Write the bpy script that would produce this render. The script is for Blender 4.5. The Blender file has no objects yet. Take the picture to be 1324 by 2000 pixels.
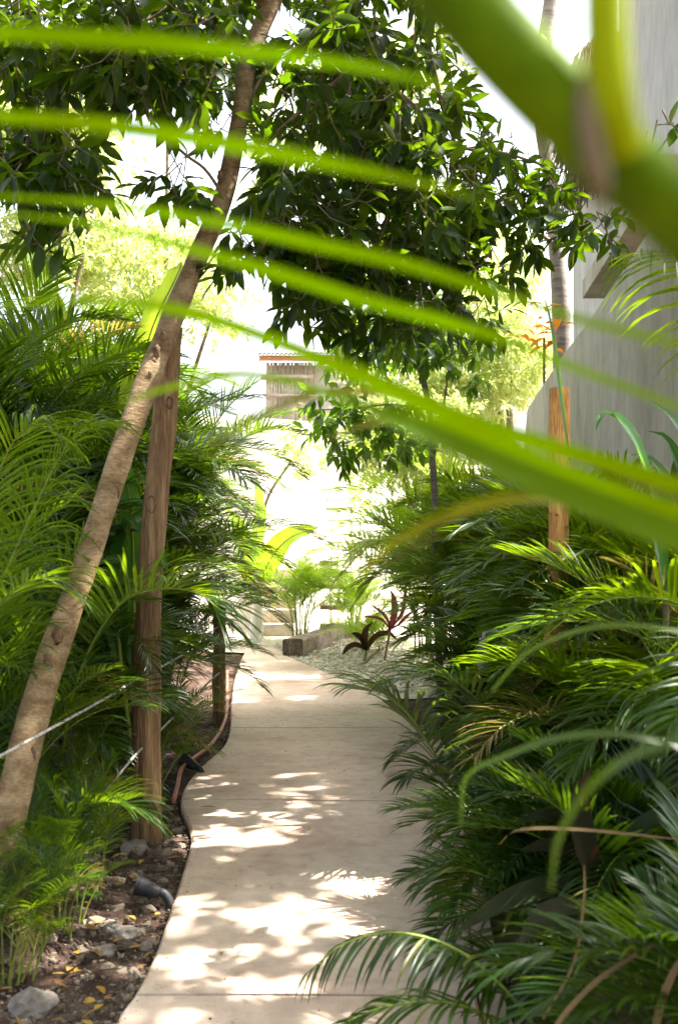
import bpy, math, random
import numpy as np
from math import radians as R, sin, cos, pi
random.seed(7); rng = np.random.default_rng(7)
sc = bpy.context.scene
C = sc.collection
# ------------------------------------------------------------------ camera geometry helper
FPX, CX, HY, CH = 2100.0, 662.0, 1045.0, 1.5       # focal length in photo pixels, horizon row, eye height
def P(px, py, d):
    return np.array([(px-CX)*d/FPX, d, CH-(py-HY)*d/FPX])
def G(px, py, z=0.0):
    d = (CH-z)*FPX/(py-HY)
    return np.array([(px-CX)*d/FPX, d, z])
# ------------------------------------------------------------------ materials
def newmat(name):
    m = bpy.data.materials.new(name); m.use_nodes = True
    nt = m.node_tree; nt.nodes.clear()
    return m, nt, nt.nodes, nt.links
def N(ns, t, **kw):
    n = ns.new(t)
    for k, v in kw.items():
        if k.startswith('i_'): n.inputs[k[2:].replace('_', ' ')].default_value = v
        else: setattr(n, k, v)
    return n
def rgba(c): return (c[0], c[1], c[2], 1)
def ramp(ns, stops):
    r = ns.new('ShaderNodeValToRGB'); e = r.color_ramp.elements
    e[0].position, e[0].color = stops[0][0], rgba(stops[0][1])
    e[1].position, e[1].color = stops[-1][0], rgba(stops[-1][1])
    for p, c in stops[1:-1]:
        x = e.new(p); x.color = rgba(c)
    return r
def leafmat(name, a, b, trans, tf=0.4, rough=0.35, spec=0.5, odd=None, vein=False, age=None):
    m, nt, ns, ln = newmat(name)
    geo = N(ns, 'ShaderNodeNewGeometry'); oi = N(ns, 'ShaderNodeObjectInfo')
    st = [(0, a), (0.85, b)]
    if odd is not None: st = [(0, a), (0.90, b), (0.955, b), (0.975, odd)]
    rp = ramp(ns, st); ln.new(geo.outputs['Random Per Island'], rp.inputs[0])
    hs = N(ns, 'ShaderNodeHueSaturation')
    mr = N(ns, 'ShaderNodeMapRange'); mr.inputs['To Min'].default_value = 0.72; mr.inputs['To Max'].default_value = 1.3
    ln.new(oi.outputs['Random'], mr.inputs['Value']); ln.new(mr.outputs[0], hs.inputs['Value'])
    ln.new(rp.outputs[0], hs.inputs['Color'])
    tc = N(ns, 'ShaderNodeTexCoord')
    nz = N(ns, 'ShaderNodeTexNoise', i_Scale=14.0, i_Detail=3.0)
    ln.new(tc.outputs['Object'], nz.inputs['Vector'])
    mx = N(ns, 'ShaderNodeMix', data_type='RGBA', blend_type='MULTIPLY'); mx.inputs[0].default_value = 0.6
    r2 = ramp(ns, [(0.3, (0.6, 0.62, 0.5)), (0.7, (1.25, 1.2, 1.1))]); ln.new(nz.outputs[0], r2.inputs[0])
    ln.new(hs.outputs[0], mx.inputs[6]); ln.new(r2.outputs[0], mx.inputs[7])
    p = N(ns, 'ShaderNodeBsdfPrincipled'); p.inputs['Roughness'].default_value = rough
    p.inputs['Specular IOR Level'].default_value = spec
    agem = None
    if age:
        n4 = N(ns, 'ShaderNodeTexNoise', i_Scale=7.0, i_Detail=5.0, i_Roughness=0.7); n4.noise_dimensions = '4D'
        ln.new(tc.outputs['Object'], n4.inputs['Vector']); mw = N(ns, 'ShaderNodeMath', operation='MULTIPLY'); mw.inputs[1].default_value = 40.0
        ln.new(geo.outputs['Random Per Island'], mw.inputs[0]); ln.new(mw.outputs[0], n4.inputs['W'])
        r4 = ramp(ns, [(0.60, (0, 0, 0)), (0.68, (1, 1, 1))]); ln.new(n4.outputs[0], r4.inputs[0]); agem = r4.outputs[0]
        m4 = N(ns, 'ShaderNodeMix', data_type='RGBA'); ln.new(agem, m4.inputs[0]); ln.new(mx.outputs[2], m4.inputs[6]); m4.inputs[7].default_value = rgba(age); mx = m4
    ln.new(mx.outputs[2], p.inputs['Base Color'])
    if vein:
        uvn = N(ns, 'ShaderNodeTexWave', i_Scale=9.0, i_Distortion=1.0)
        ln.new(tc.outputs['Object'], uvn.inputs['Vector'])
        bp = N(ns, 'ShaderNodeBump'); bp.inputs['Strength'].default_value = 0.35; bp.inputs['Distance'].default_value = 0.01
        ln.new(uvn.outputs['Fac'], bp.inputs['Height']); ln.new(bp.outputs[0], p.inputs['Normal'])
    t = N(ns, 'ShaderNodeBsdfTranslucent')
    tm = N(ns, 'ShaderNodeMix', data_type='RGBA', blend_type='MULTIPLY'); tm.inputs[0].default_value = 0.7
    tm.inputs[6].default_value = rgba(trans)
    r3 = ramp(ns, [(0, (0.6, 0.75, 0.5)), (1, (1.15, 1.05, 1.0))]); ln.new(geo.outputs['Random Per Island'], r3.inputs[0])
    ln.new(r3.outputs[0], tm.inputs[7]); ln.new(tm.outputs[2], t.inputs['Color'])
    ms = N(ns, 'ShaderNodeMixShader'); ms.inputs[0].default_value = tf
    ln.new(p.outputs[0], ms.inputs[1]); ln.new(t.outputs[0], ms.inputs[2])
    o = N(ns, 'ShaderNodeOutputMaterial'); ln.new(ms.outputs[0], o.inputs[0])
    return m
def solidmat(name, stops, scale=(1, 1, 1), nscale=6.0, detail=8.0, rough=0.8, bump=0.4, bscale=None, bdist=0.01, fine=None, spec=0.3, coat=None):
    m, nt, ns, ln = newmat(name)
    tc = N(ns, 'ShaderNodeTexCoord'); mp = N(ns, 'ShaderNodeMapping'); mp.inputs['Scale'].default_value = scale
    ln.new(tc.outputs['Object'], mp.inputs[0])
    nz = N(ns, 'ShaderNodeTexNoise', i_Scale=nscale, i_Detail=detail, i_Roughness=0.62)
    ln.new(mp.outputs[0], nz.inputs['Vector'])
    rp = ramp(ns, stops); ln.new(nz.outputs[0], rp.inputs[0])
    col = rp.outputs[0]
    if fine:
        n2 = N(ns, 'ShaderNodeTexNoise', i_Scale=fine[0], i_Detail=4.0); ln.new(mp.outputs[0], n2.inputs['Vector'])
        rf = ramp(ns, [(0.35, fine[1]), (0.65, fine[2])]); ln.new(n2.outputs[0], rf.inputs[0])
        mx = N(ns, 'ShaderNodeMix', data_type='RGBA', blend_type='MULTIPLY'); mx.inputs[0].default_value = 1.0
        ln.new(col, mx.inputs[6]); ln.new(rf.outputs[0], mx.inputs[7]); col = mx.outputs[2]
    p = N(ns, 'ShaderNodeBsdfPrincipled'); p.inputs['Roughness'].default_value = rough
    p.inputs['Specular IOR Level'].default_value = spec
    ln.new(col, p.inputs['Base Color'])
    n3 = N(ns, 'ShaderNodeTexNoise', i_Scale=(bscale or nscale*3), i_Detail=8.0, i_Roughness=0.65); ln.new(mp.outputs[0], n3.inputs['Vector'])
    bp = N(ns, 'ShaderNodeBump'); bp.inputs['Strength'].default_value = bump; bp.inputs['Distance'].default_value = bdist
    ln.new(n3.outputs[0], bp.inputs['Height']); ln.new(bp.outputs[0], p.inputs['Normal'])
    o = N(ns, 'ShaderNodeOutputMaterial'); ln.new(p.outputs[0], o.inputs[0])
    return m
M = {}
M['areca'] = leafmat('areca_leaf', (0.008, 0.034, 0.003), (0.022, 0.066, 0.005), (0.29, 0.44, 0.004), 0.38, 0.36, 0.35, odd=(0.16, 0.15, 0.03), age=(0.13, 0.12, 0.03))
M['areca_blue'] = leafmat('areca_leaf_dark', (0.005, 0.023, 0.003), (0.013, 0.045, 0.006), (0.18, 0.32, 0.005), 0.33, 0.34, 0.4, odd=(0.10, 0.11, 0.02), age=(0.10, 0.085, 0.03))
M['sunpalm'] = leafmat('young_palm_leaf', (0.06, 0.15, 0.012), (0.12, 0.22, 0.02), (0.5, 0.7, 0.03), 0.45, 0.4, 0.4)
M['near_shaded'] = leafmat('near_leaf_shaded', (0.02, 0.06, 0.0), (0.032, 0.08, 0.0), (0.26, 0.44, 0.0), 0.42, 0.6, 0.05)  # darker copy of near_leaf: shade on the wide leaflet put into its colour
M['near'] = leafmat('near_leaf', (0.030, 0.085, 0.0), (0.048, 0.115, 0.0), (0.46, 0.72, 0.0), 0.55, 0.6, 0.0)
M['olive'] = leafmat('olive_leaf', (0.045, 0.055, 0.002), (0.06, 0.065, 0.003), (0.26, 0.26, 0.0), 0.5, 0.6, 0.1)
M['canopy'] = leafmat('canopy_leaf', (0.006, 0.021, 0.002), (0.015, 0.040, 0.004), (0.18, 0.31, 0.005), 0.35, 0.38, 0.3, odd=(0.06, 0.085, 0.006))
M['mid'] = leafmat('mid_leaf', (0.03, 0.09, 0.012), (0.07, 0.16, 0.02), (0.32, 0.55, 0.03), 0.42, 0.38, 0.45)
M['bright'] = leafmat('bright_leaf', (0.18, 0.25, 0.08), (0.36, 0.38, 0.19), (0.64, 0.72, 0.24), 0.5, 0.45, 0.4, odd=(0.4, 0.28, 0.10))
M['banana'] = leafmat('banana_leaf', (0.10, 0.22, 0.02), (0.14, 0.28, 0.03), (0.60, 0.78, 0.05), 0.5, 0.4, 0.4, vein=True)
M['cordy'] = leafmat('dark_cordyline_leaf', (0.010, 0.022, 0.007), (0.022, 0.030, 0.012), (0.14, 0.03, 0.02), 0.2, 0.6, 0.08)
M['red'] = leafmat('red_leaf', (0.14, 0.02, 0.035), (0.06, 0.03, 0.02), (0.45, 0.08, 0.11), 0.3, 0.35, 0.5)
M['orange'] = leafmat('orange_leaf', (0.55, 0.13, 0.02), (0.40, 0.20, 0.03), (0.95, 0.30, 0.03), 0.5, 0.4, 0.4)
M['strap'] = leafmat('strap_leaf', (0.02, 0.09, 0.012), (0.03, 0.12, 0.015), (0.2, 0.45, 0.02), 0.3, 0.28, 0.6)
M['dry'] = leafmat('dry_leaf', (0.12, 0.075, 0.035), (0.20, 0.13, 0.065), (0.25, 0.15, 0.05), 0.25, 0.6, 0.2)
M['litter'] = leafmat('litter_leaf', (0.20, 0.10, 0.05), (0.42, 0.26, 0.05), (0.6, 0.35, 0.05), 0.2, 0.6, 0.2, odd=(0.55, 0.42, 0.03))
M['cane'] = solidmat('green_cane', [(0.3, (0.10, 0.16, 0.02)), (0.7, (0.26, 0.28, 0.05))], (1, 1, 4), 10, 3, 0.4, 0.1)
M['rachis'] = solidmat('rachis', [(0.3, (0.10, 0.17, 0.02)), (0.7, (0.22, 0.26, 0.04))], (1, 1, 1), 8, 3, 0.4, 0.1)
M['near_stem'] = solidmat('near_stem', [(0.25, (0.03, 0.075, 0.0)), (0.8, (0.13, 0.21, 0.0))], (1, 1, 1), 22, 3, 0.6, 0.05, spec=.06)
M['shoot'] = solidmat('sunlit_shoot', [(0.3, (0.16, 0.22, 0.0)), (0.7, (0.26, 0.31, 0.0))], (1, 1, 1), 9, 2, 0.6, 0.05, spec=.05)  # brighter than near_stem: sunlight on the side shoot put into its colour
M['node'] = solidmat('stem_node_ring', [(0.3, (0.10, 0.075, 0.035)), (0.7, (0.18, 0.13, 0.065))], (1, 1, 1), 9, 4, 0.6, 0.1)
M['bark'] = solidmat('smooth_bark', [(0.28, (0.07, 0.04, 0.018)), (0.42, (0.17, 0.11, 0.05)), (0.60, (0.26, 0.185, 0.10)), (0.78, (0.38, 0.30, 0.19))], (1, 1, 2.2), 6.5, 8, 0.8, 0.9, 22, 0.012, fine=(60, (0.72, 0.7, 0.66), (1.1, 1.1, 1.1)))
M['bark_scar'] = solidmat('bark_scar', [(0.3, (0.07, 0.038, 0.02)), (0.7, (0.22, 0.14, 0.075))], (1, 1, 1), 30, 8, 0.9, 1.0, 50, 0.01)
M['bark2'] = solidmat('grey_bark', [(0.28, (0.12, 0.10, 0.09)), (0.6, (0.30, 0.26, 0.23)), (0.8, (0.42, 0.38, 0.34))], (1, 1, 5), 5, 8, 0.85, 0.6, 25, 0.01)
M['post'] = solidmat('weathered_post', [(0.28, (0.07, 0.038, 0.016)), (0.5, (0.25, 0.155, 0.075)), (0.72, (0.46, 0.32, 0.18))], (9, 9, 0.55), 3.0, 9, 0.85, 1.0, 7, 0.03, fine=(22, (0.66, 0.62, 0.58), (1.12, 1.1, 1.08)))
M['post_orange'] = solidmat('peeled_post', [(0.3, (0.40, 0.18, 0.055)), (0.55, (0.80, 0.43, 0.14)), (0.75, (0.88, 0.60, 0.28))], (8, 8, 0.7), 2.6, 8, 0.6, 0.8, 7, 0.02, fine=(20, (0.7, 0.62, 0.5), (1.1, 1.1, 1.1)))
M['twig'] = solidmat('twig', [(0.3, (0.10, 0.07, 0.045)), (0.7, (0.26, 0.20, 0.13))], (1, 1, 1), 20, 5, 0.8, 0.3)
M['stickwood'] = solidmat('stick_wood', [(0.3, (0.50, 0.42, 0.32)), (0.7, (0.80, 0.73, 0.62))], (1, 1, 1), 12, 6, 0.8, 0.5)
M['oldlog'] = solidmat('old_log', [(0.3, (0.10, 0.085, 0.07)), (0.55, (0.27, 0.21, 0.16)), (0.75, (0.42, 0.34, 0.26))], (1, 1, 1), 8, 9, 0.9, 1.0, 26, 0.02, fine=(45, (0.6, 0.58, 0.55), (1.1, 1.1, 1.1)))
M['wall'] = solidmat('grey_stucco', [(0.25, (0.32, 0.285, 0.22)), (0.5, (0.46, 0.42, 0.345)), (0.75, (0.53, 0.49, 0.41))], (1, 1.5, 0.6), 1.6, 10, 0.9, 0.6, 10, 0.012, fine=(7, (0.88, 0.87, 0.85), (1.05, 1.05, 1.05)))
M['wall_up'] = solidmat('pale_stucco', [(0.25, (0.42, 0.42, 0.44)), (0.5, (0.50, 0.50, 0.52)), (0.75, (0.56, 0.56, 0.58))], (1, 1.6, 0.5), 1.6, 10, 0.9, 0.5, 10, 0.012, fine=(7, (0.88, 0.88, 0.88), (1.05, 1.05, 1.05)))
M['white'] = solidmat('white_stucco', [(0.3, (0.60, 0.56, 0.50)), (0.7, (0.74, 0.71, 0.66))], (1, 1, 1), 2, 6, 0.9, 0.3)
M['rope'] = solidmat('white_rope', [(0.3, (0.22, 0.20, 0.17)), (0.7, (0.50, 0.48, 0.43))], (1, 1, 1), 60, 4, 0.9, 0.6)
M['black'] = solidmat('black_plastic', [(0.3, (0.012, 0.013, 0.016)), (0.7, (0.035, 0.036, 0.04))], (1, 1, 1), 30, 4, 0.5, 0.2)
M['glass'] = solidmat('dark_lens', [(0.3, (0.02, 0.02, 0.025)), (0.7, (0.04, 0.04, 0.05))], (1, 1, 1), 5, 2, 0.08, 0.0, spec=0.6)
M['pipe'] = solidmat('copper_pipe', [(0.3, (0.26, 0.09, 0.055)), (0.7, (0.42, 0.17, 0.11))], (1, 1, 1), 15, 4, 0.5, 0.2)
M['thatch'] = solidmat('thatch', [(0.3, (0.16, 0.11, 0.08)), (0.7, (0.42, 0.33, 0.25))], (1, 1, 1), 25, 6, 0.9, 0.6)
M['fascia'] = solidmat('orange_fascia', [(0.3, (0.55, 0.25, 0.10)), (0.7, (0.65, 0.33, 0.15))], (1, 1, 1), 5, 4, 0.7, 0.2)
M['tin'] = solidmat('tin_roof', [(0.3, (0.25, 0.24, 0.25)), (0.7, (0.42, 0.41, 0.42))], (1, 1, 1), 5, 4, 0.6, 0.2)
M['rock'] = solidmat('limestone', [(0.3, (0.10, 0.085, 0.07)), (0.55, (0.20, 0.175, 0.15)), (0.75, (0.34, 0.31, 0.27))], (1, 1, 1), 14, 9, 0.9, 1.0, 40, 0.01)
M['step'] = solidmat('rough_step', [(0.3, (0.35, 0.28, 0.22)), (0.7, (0.60, 0.52, 0.44))], (1, 1, 1), 6, 8, 0.9, 0.8, 20, 0.02)
def soilmat():
    m, nt, ns, ln = newmat('soil')
    tc = N(ns, 'ShaderNodeTexCoord')
    a = N(ns, 'ShaderNodeTexNoise', i_Scale=5.0, i_Detail=10.0, i_Roughness=0.7); ln.new(tc.outputs['Object'], a.inputs[0])
    ra = ramp(ns, [(0.3, (0.035, 0.02, 0.015)), (0.5, (0.10, 0.065, 0.05)), (0.68, (0.24, 0.175, 0.14))]); ln.new(a.outputs[0], ra.inputs[0])
    v = N(ns, 'ShaderNodeTexVoronoi', i_Scale=60.0); ln.new(tc.outputs['Object'], v.inputs['Vector'])
    rv = ramp(ns, [(0.15, (1.5, 1.4, 1.3)), (0.4, (0.75, 0.72, 0.7))]); ln.new(v.outputs['Distance'], rv.inputs[0])
    mx = N(ns, 'ShaderNodeMix', data_type='RGBA', blend_type='MULTIPLY'); mx.inputs[0].default_value = 1
    ln.new(ra.outputs[0], mx.inputs[6]); ln.new(rv.outputs[0], mx.inputs[7])
    p = N(ns, 'ShaderNodeBsdfPrincipled'); p.inputs['Roughness'].default_value = 0.95; p.inputs['Specular IOR Level'].default_value = 0.15
    ln.new(mx.outputs[2], p.inputs['Base Color'])
    b = N(ns, 'ShaderNodeTexNoise', i_Scale=45.0, i_Detail=8.0, i_Roughness=0.7); ln.new(tc.outputs['Object'], b.inputs[0])
    bp = N(ns, 'ShaderNodeBump'); bp.inputs['Strength'].default_value = 1.0; bp.inputs['Distance'].default_value = 0.03
    ln.new(b.outputs[0], bp.inputs['Height']); ln.new(bp.outputs[0], p.inputs['Normal'])
    o = N(ns, 'ShaderNodeOutputMaterial'); ln.new(p.outputs[0], o.inputs[0]); return m
M['soil'] = soilmat()
def concmat():
    m, nt, ns, ln = newmat('path_concrete')
    tc = N(ns, 'ShaderNodeTexCoord')
    a = N(ns, 'ShaderNodeTexNoise', i_Scale=1.6, i_Detail=8.0, i_Roughness=0.65); ln.new(tc.outputs['Object'], a.inputs[0])
    ra = ramp(ns, [(0.3, (0.39, 0.275, 0.21)), (0.5, (0.52, 0.395, 0.315)), (0.72, (0.59, 0.475, 0.39))]); ln.new(a.outputs[0], ra.inputs[0])
    v = N(ns, 'ShaderNodeTexNoise', i_Scale=240.0, i_Detail=4.0, i_Roughness=0.8); ln.new(tc.outputs['Object'], v.inputs[0])
    rv = ramp(ns, [(0.36, (0.66, 0.64, 0.62)), (0.5, (1.0, 1.0, 1.0)), (0.68, (1.16, 1.15, 1.12))]); ln.new(v.outputs[0], rv.inputs[0])
    v2 = N(ns, 'ShaderNodeTexNoise', i_Scale=11.0, i_Detail=8.0, i_Roughness=0.7); ln.new(tc.outputs['Object'], v2.inputs[0])
    r2 = ramp(ns, [(0.32, (0.72, 0.70, 0.67)), (0.45, (0.95, 0.94, 0.93)), (0.6, (1.06, 1.06, 1.06))]); ln.new(v2.outputs[0], r2.inputs[0])
    mx = N(ns, 'ShaderNodeMix', data_type='RGBA', blend_type='MULTIPLY'); mx.inputs[0].default_value = 1
    ln.new(ra.outputs[0], mx.inputs[6]); ln.new(rv.outputs[0], mx.inputs[7])
    my = N(ns, 'ShaderNodeMix', data_type='RGBA', blend_type='MULTIPLY'); my.inputs[0].default_value = 1
    ln.new(mx.outputs[2], my.inputs[6]); ln.new(r2.outputs[0], my.inputs[7])
    p = N(ns, 'ShaderNodeBsdfPrincipled'); p.inputs['Roughness'].default_value = 0.72; p.inputs['Specular IOR Level'].default_value = 0.3
    ln.new(my.outputs[2], p.inputs['Base Color'])
    bp = N(ns, 'ShaderNodeBump'); bp.inputs['Strength'].default_value = 0.35; bp.inputs['Distance'].default_value = 0.004
    ln.new(v.outputs[0], bp.inputs['Height']); ln.new(bp.outputs[0], p.inputs['Normal'])
    o = N(ns, 'ShaderNodeOutputMaterial'); ln.new(p.outputs[0], o.inputs[0]); return m
M['conc'] = concmat()
M['gravel'] = leafmat('gravel', (0.42, 0.38, 0.33), (0.72, 0.69, 0.63), (0.5, 0.5, 0.5), 0.0, 0.85, 0.2, odd=(0.30, 0.20, 0.15))
M['stone'] = leafmat('bed_stone', (0.05, 0.035, 0.028), (0.26, 0.21, 0.17), (0.5, 0.5, 0.5), 0.0, 0.9, 0.2)
# ------------------------------------------------------------------ mesh building
def mkmesh(name, V, F, mat, smooth=True):
    me = bpy.data.meshes.new(name)
    V = np.asarray(V, dtype=np.float32); F = np.asarray(F, dtype=np.int32)
    me.vertices.add(len(V)); me.vertices.foreach_set('co', V.ravel())
    me.loops.add(F.size); me.loops.foreach_set('vertex_index', F.ravel())
    me.polygons.add(len(F)); me.polygons.foreach_set('loop_start', np.arange(0, F.size, 4, dtype=np.int32))
    me.polygons.foreach_set('use_smooth', np.full(len(F), smooth))
    me.update(calc_edges=True); me.validate()
    me.materials.append(mat)
    return me
class MB:
    def __init__(s): s.V = []; s.F = []; s.n = 0
    def add(s, V, F):
        V = np.asarray(V, float).reshape(-1, 3); F = np.asarray(F, int).reshape(-1, 4)
        s.V.append(V); s.F.append(F+s.n); s.n += len(V); return s
    def mesh(s, name, mat, smooth=True): return mkmesh(name, np.concatenate(s.V), np.concatenate(s.F), mat, smooth)
    def build(s, name, mat, parent=None, smooth=True, loc=None):
        V = np.concatenate(s.V); F = np.concatenate(s.F)
        if parent is not None: V = V-np.array(wloc(parent))
        elif loc is not None: V = V-np.array(loc)
        o = bpy.data.objects.new(name, mkmesh(name, V, F, mat, smooth)); C.objects.link(o)
        if parent is not None: o.parent = parent
        elif loc is not None: o.location = loc
        return o
def build2(a, b, name, ma, mb_, parent):
    nb = a.n; w = np.array(wloc(parent))
    me = mkmesh(name, np.concatenate(a.V+b.V)-w, np.concatenate(a.F+[f+nb for f in b.F]), ma); me.materials.append(mb_)
    idx = np.zeros(a_ := sum(len(f) for f in a.F+b.F), np.int32); idx[sum(len(f) for f in a.F):] = 1
    me.polygons.foreach_set('material_index', idx); o = bpy.data.objects.new(name, me); C.objects.link(o); o.parent = parent; return o
def wloc(o):
    l = np.array(o.location)
    while o.parent: o = o.parent; l = l+np.array(o.location)
    return l
def empty(name, label, cat, loc, group=None):
    o = bpy.data.objects.new(name, None); C.objects.link(o); o.location = tuple(float(v) for v in loc)
    o.empty_display_size = 0.1
    tag(o, label, cat, group); return o
def tag(o, label, cat, group=None):
    o['label'] = label; o['category'] = cat
    if group: o['group'] = group
    return o
def nrm(v): v = np.asarray(v, float); return v/(np.linalg.norm(v, axis=-1, keepdims=True)+1e-9)
def smoothpath(pts, n):
    pts = np.asarray(pts, float); m = len(pts)
    if m < 3:
        t = np.linspace(0, 1, n)[:, None]; return pts[0]*(1-t)+pts[-1]*t
    d = np.r_[0, np.cumsum(np.linalg.norm(np.diff(pts[:, :3], axis=0), axis=1)**0.5)]; d /= d[-1]
    tan = np.zeros_like(pts)
    tan[1:-1] = (pts[2:]-pts[:-2])/(d[2:]-d[:-2])[:, None]
    tan[0] = (pts[1]-pts[0])/(d[1]-d[0]); tan[-1] = (pts[-1]-pts[-2])/(d[-1]-d[-2])
    out = []
    for t in np.linspace(0, 1, n):
        i = min(int(np.searchsorted(d, t, side='right'))-1, m-2); h = d[i+1]-d[i]; u = (t-d[i])/h
        out.append((2*u**3-3*u**2+1)*pts[i]+(u**3-2*u**2+u)*h*tan[i]+(-2*u**3+3*u**2)*pts[i+1]+(u**3-u**2)*h*tan[i+1])
    return np.array(out)
def tube(mb, pts, rad, k=8, wob=0.0, caps=True, wobs=3.0):
    pts = np.asarray(pts, float); n = len(pts); rad = np.broadcast_to(np.asarray(rad, float), (n,)).copy()
    if caps:
        e0 = pts[0]-nrm(pts[1]-pts[0])*1e-4; e1 = pts[-1]+nrm(pts[-1]-pts[-2])*1e-4
        pts = np.vstack([e0, pts, e1]); rad = np.r_[rad[0]*0.02, rad, rad[-1]*0.02]; n += 2
    T = nrm(np.gradient(pts, axis=0))
    if caps: T[0] = T[1]; T[-1] = T[-2]
    ref = np.array([0.13, 0.97, 0.2]) if abs(T[0][1]) < 0.8 else np.array([1, 0, 0.1])
    A = np.zeros((n, 3)); a = nrm(np.cross(T[0], ref))
    for i in range(n):
        a = nrm(a-T[i]*np.dot(a, T[i])); A[i] = a
    B = np.cross(T, A); th = np.linspace(0, 2*pi, k, endpoint=False)
    rr = rad[:, None]*np.ones(k)
    if wob:
        ph = rng.random(4)*6
        s = np.arange(n)[:, None]
        rr = rr*(1+wob*(np.sin(2*th+ph[0]+s*0.31*wobs/3)+0.7*np.sin(3*th+ph[1]-s*0.23*wobs/3)+0.5*np.sin(5*th+ph[2]+s*0.9)+0.6*np.sin(ph[3]+s*0.55)))
    V = pts[:, None]+rr[..., None]*(A[:, None]*np.cos(th)[None, :, None]+B[:, None]*np.sin(th)[None, :, None])
    i = np.arange(n-1)[:, None]*k; j = np.arange(k)[None]; j2 = (j+1) % k
    F = np.stack([i+j, i+j2, i+k+j2, i+k+j], -1)
    mb.add(V, F); return mb
def box(mb, c, s, ax=None, jit=0.0):
    ax = np.eye(3) if ax is None else np.asarray(ax)
    q = np.array([[x, y, z] for z in (-1, 1) for y in (-1, 1) for x in (-1, 1)], float)*np.asarray(s)/2
    if jit: q += rng.normal(0, jit, q.shape)
    V = np.asarray(c)+q@ax
    mb.add(V, [[0, 2, 3, 1], [4, 5, 7, 6], [0, 1, 5, 4], [2, 6, 7, 3], [0, 4, 6, 2], [1, 3, 7, 5]]); return mb
def prism(mb, poly, ext):
    """poly: planar quad-strip outline as list of (top, bottom) point pairs; ext: extrusion vector"""
    top = np.array([p[0] for p in poly], float); bot = np.array([p[1] for p in poly], float); n = len(poly); e = np.asarray(ext, float)
    V = np.vstack([top, bot, top+e, bot+e]); F = []
    for i in range(n-1):
        F += [[i, i+1, n+i+1, n+i], [2*n+i, 3*n+i, 3*n+i+1, 2*n+i+1], [i, 2*n+i, 2*n+i+1, i+1], [n+i, n+i+1, 3*n+i+1, 3*n+i]]
    F += [[0, n, 3*n, 2*n], [n-1, 3*n-1, 4*n-1, 2*n-1]]
    mb.add(V, F); return mb
def blades(mb, p0, d0, nrmv, L, W, droop, seg=5, fold=0.22, prof=None, curl=None):
    """many blade leaves at once: p0 (n,3) root, d0 direction, nrmv upper-face normal, L length, W width, droop"""
    p0 = np.atleast_2d(p0); n = len(p0); d = nrm(np.broadcast_to(d0, (n, 3)).copy()); nv = np.broadcast_to(nrmv, (n, 3))
    L = np.broadcast_to(L, (n,)); W = np.broadcast_to(W, (n,)); droop = np.broadcast_to(droop, (n,))
    if prof is None: prof = [0.45, 0.95, 1.0, 0.85, 0.55, 0.04]
    prof = np.interp(np.linspace(0, 1, seg+1), np.linspace(0, 1, len(prof)), prof)
    V = np.zeros((n, seg+1, 3, 3)); p = p0.astype(float).copy(); g = np.array([0, 0, -1.0])
    for s in range(seg+1):
        w = nrm(np.cross(d, nv)); u = np.cross(w, d)
        hw = (W*prof[s]/2)[:, None]
        V[:, s, 0] = p-w*hw+u*hw*fold*2; V[:, s, 1] = p; V[:, s, 2] = p+w*hw+u*hw*fold*2
        p = p+d*(L/seg)[:, None]
        d = d+g*(droop*(s+1)/seg)[:, None]*(1.6/seg)*2.0
        if curl is not None: d = d+curl*(1.0/seg)
        d = nrm(d)
    b = (np.arange(n)*(seg+1)*3)[:, None, None]; s = (np.arange(seg)*3)[None, :, None]; k = np.arange(2)[None, None]
    i = b+s+k
    F = np.stack([i, i+1, i+4, i+3], -1)
    mb.add(V, F); return mb
def frond(mbl, mbr, pts, nl=38, L=0.42, W=0.022, start=0.2, lift=0.45, droop=0.35, r0=0.008, ang=(68, 26), jit=1.0, up=(0, 0, 1), seg=5, prof_len=None):
    pts = np.asarray(pts, float); tube(mbr, pts, np.linspace(r0, r0*0.25, len(pts)), 5, caps=False)
    T = nrm(np.gradient(pts, axis=0)); m = len(pts); up = np.asarray(up, float)
    t = np.linspace(start, 0.995, nl); x = t*(m-1)
    P0, D0, NN, LL, WW, DD = [], [], [], [], [], []
    for side in (-1, 1):
        tt = np.clip(t+rng.normal(0, 0.004, nl)+side*0.003, start, 1); x = tt*(m-1)
        p = np.stack([np.interp(x, np.arange(m), pts[:, k]) for k in range(3)], 1)
        tg = nrm(np.stack([np.interp(x, np.arange(m), T[:, k]) for k in range(3)], 1))
        S = nrm(np.cross(tg, up)); NV = np.cross(S, tg)
        u = (tt-start)/(1-start)
        a = np.radians(np.interp(u, [0, 1], ang)+rng.normal(0, 4*jit, nl))
        v = lift+rng.normal(0, 0.10*jit, nl)
        d = np.cos(a)[:, None]*tg+np.sin(a)[:, None]*(np.cos(v)[:, None]*S*side+np.sin(v)[:, None]*NV)
        l = L*np.interp(u, [0, 0.12, 0.35, 0.7, 1.0], prof_len or [0.55, 0.85, 1.0, 0.8, 0.42])*(1+rng.normal(0, 0.05*jit, nl))
        P0.append(p); D0.append(d); NN.append(NV*1.0+rng.normal(0, 0.15, NV.shape)); LL.append(l); WW.append(W*(0.75+0.25*l/L)*(1+rng.normal(0, 0.06, nl))); DD.append(droop*(1+rng.normal(0, 0.2*jit, nl)))
    blades(mbl, np.concatenate(P0), np.concatenate(D0), np.concatenate(NN), np.concatenate(LL), np.concatenate(WW), np.concatenate(DD), seg=seg)
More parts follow.
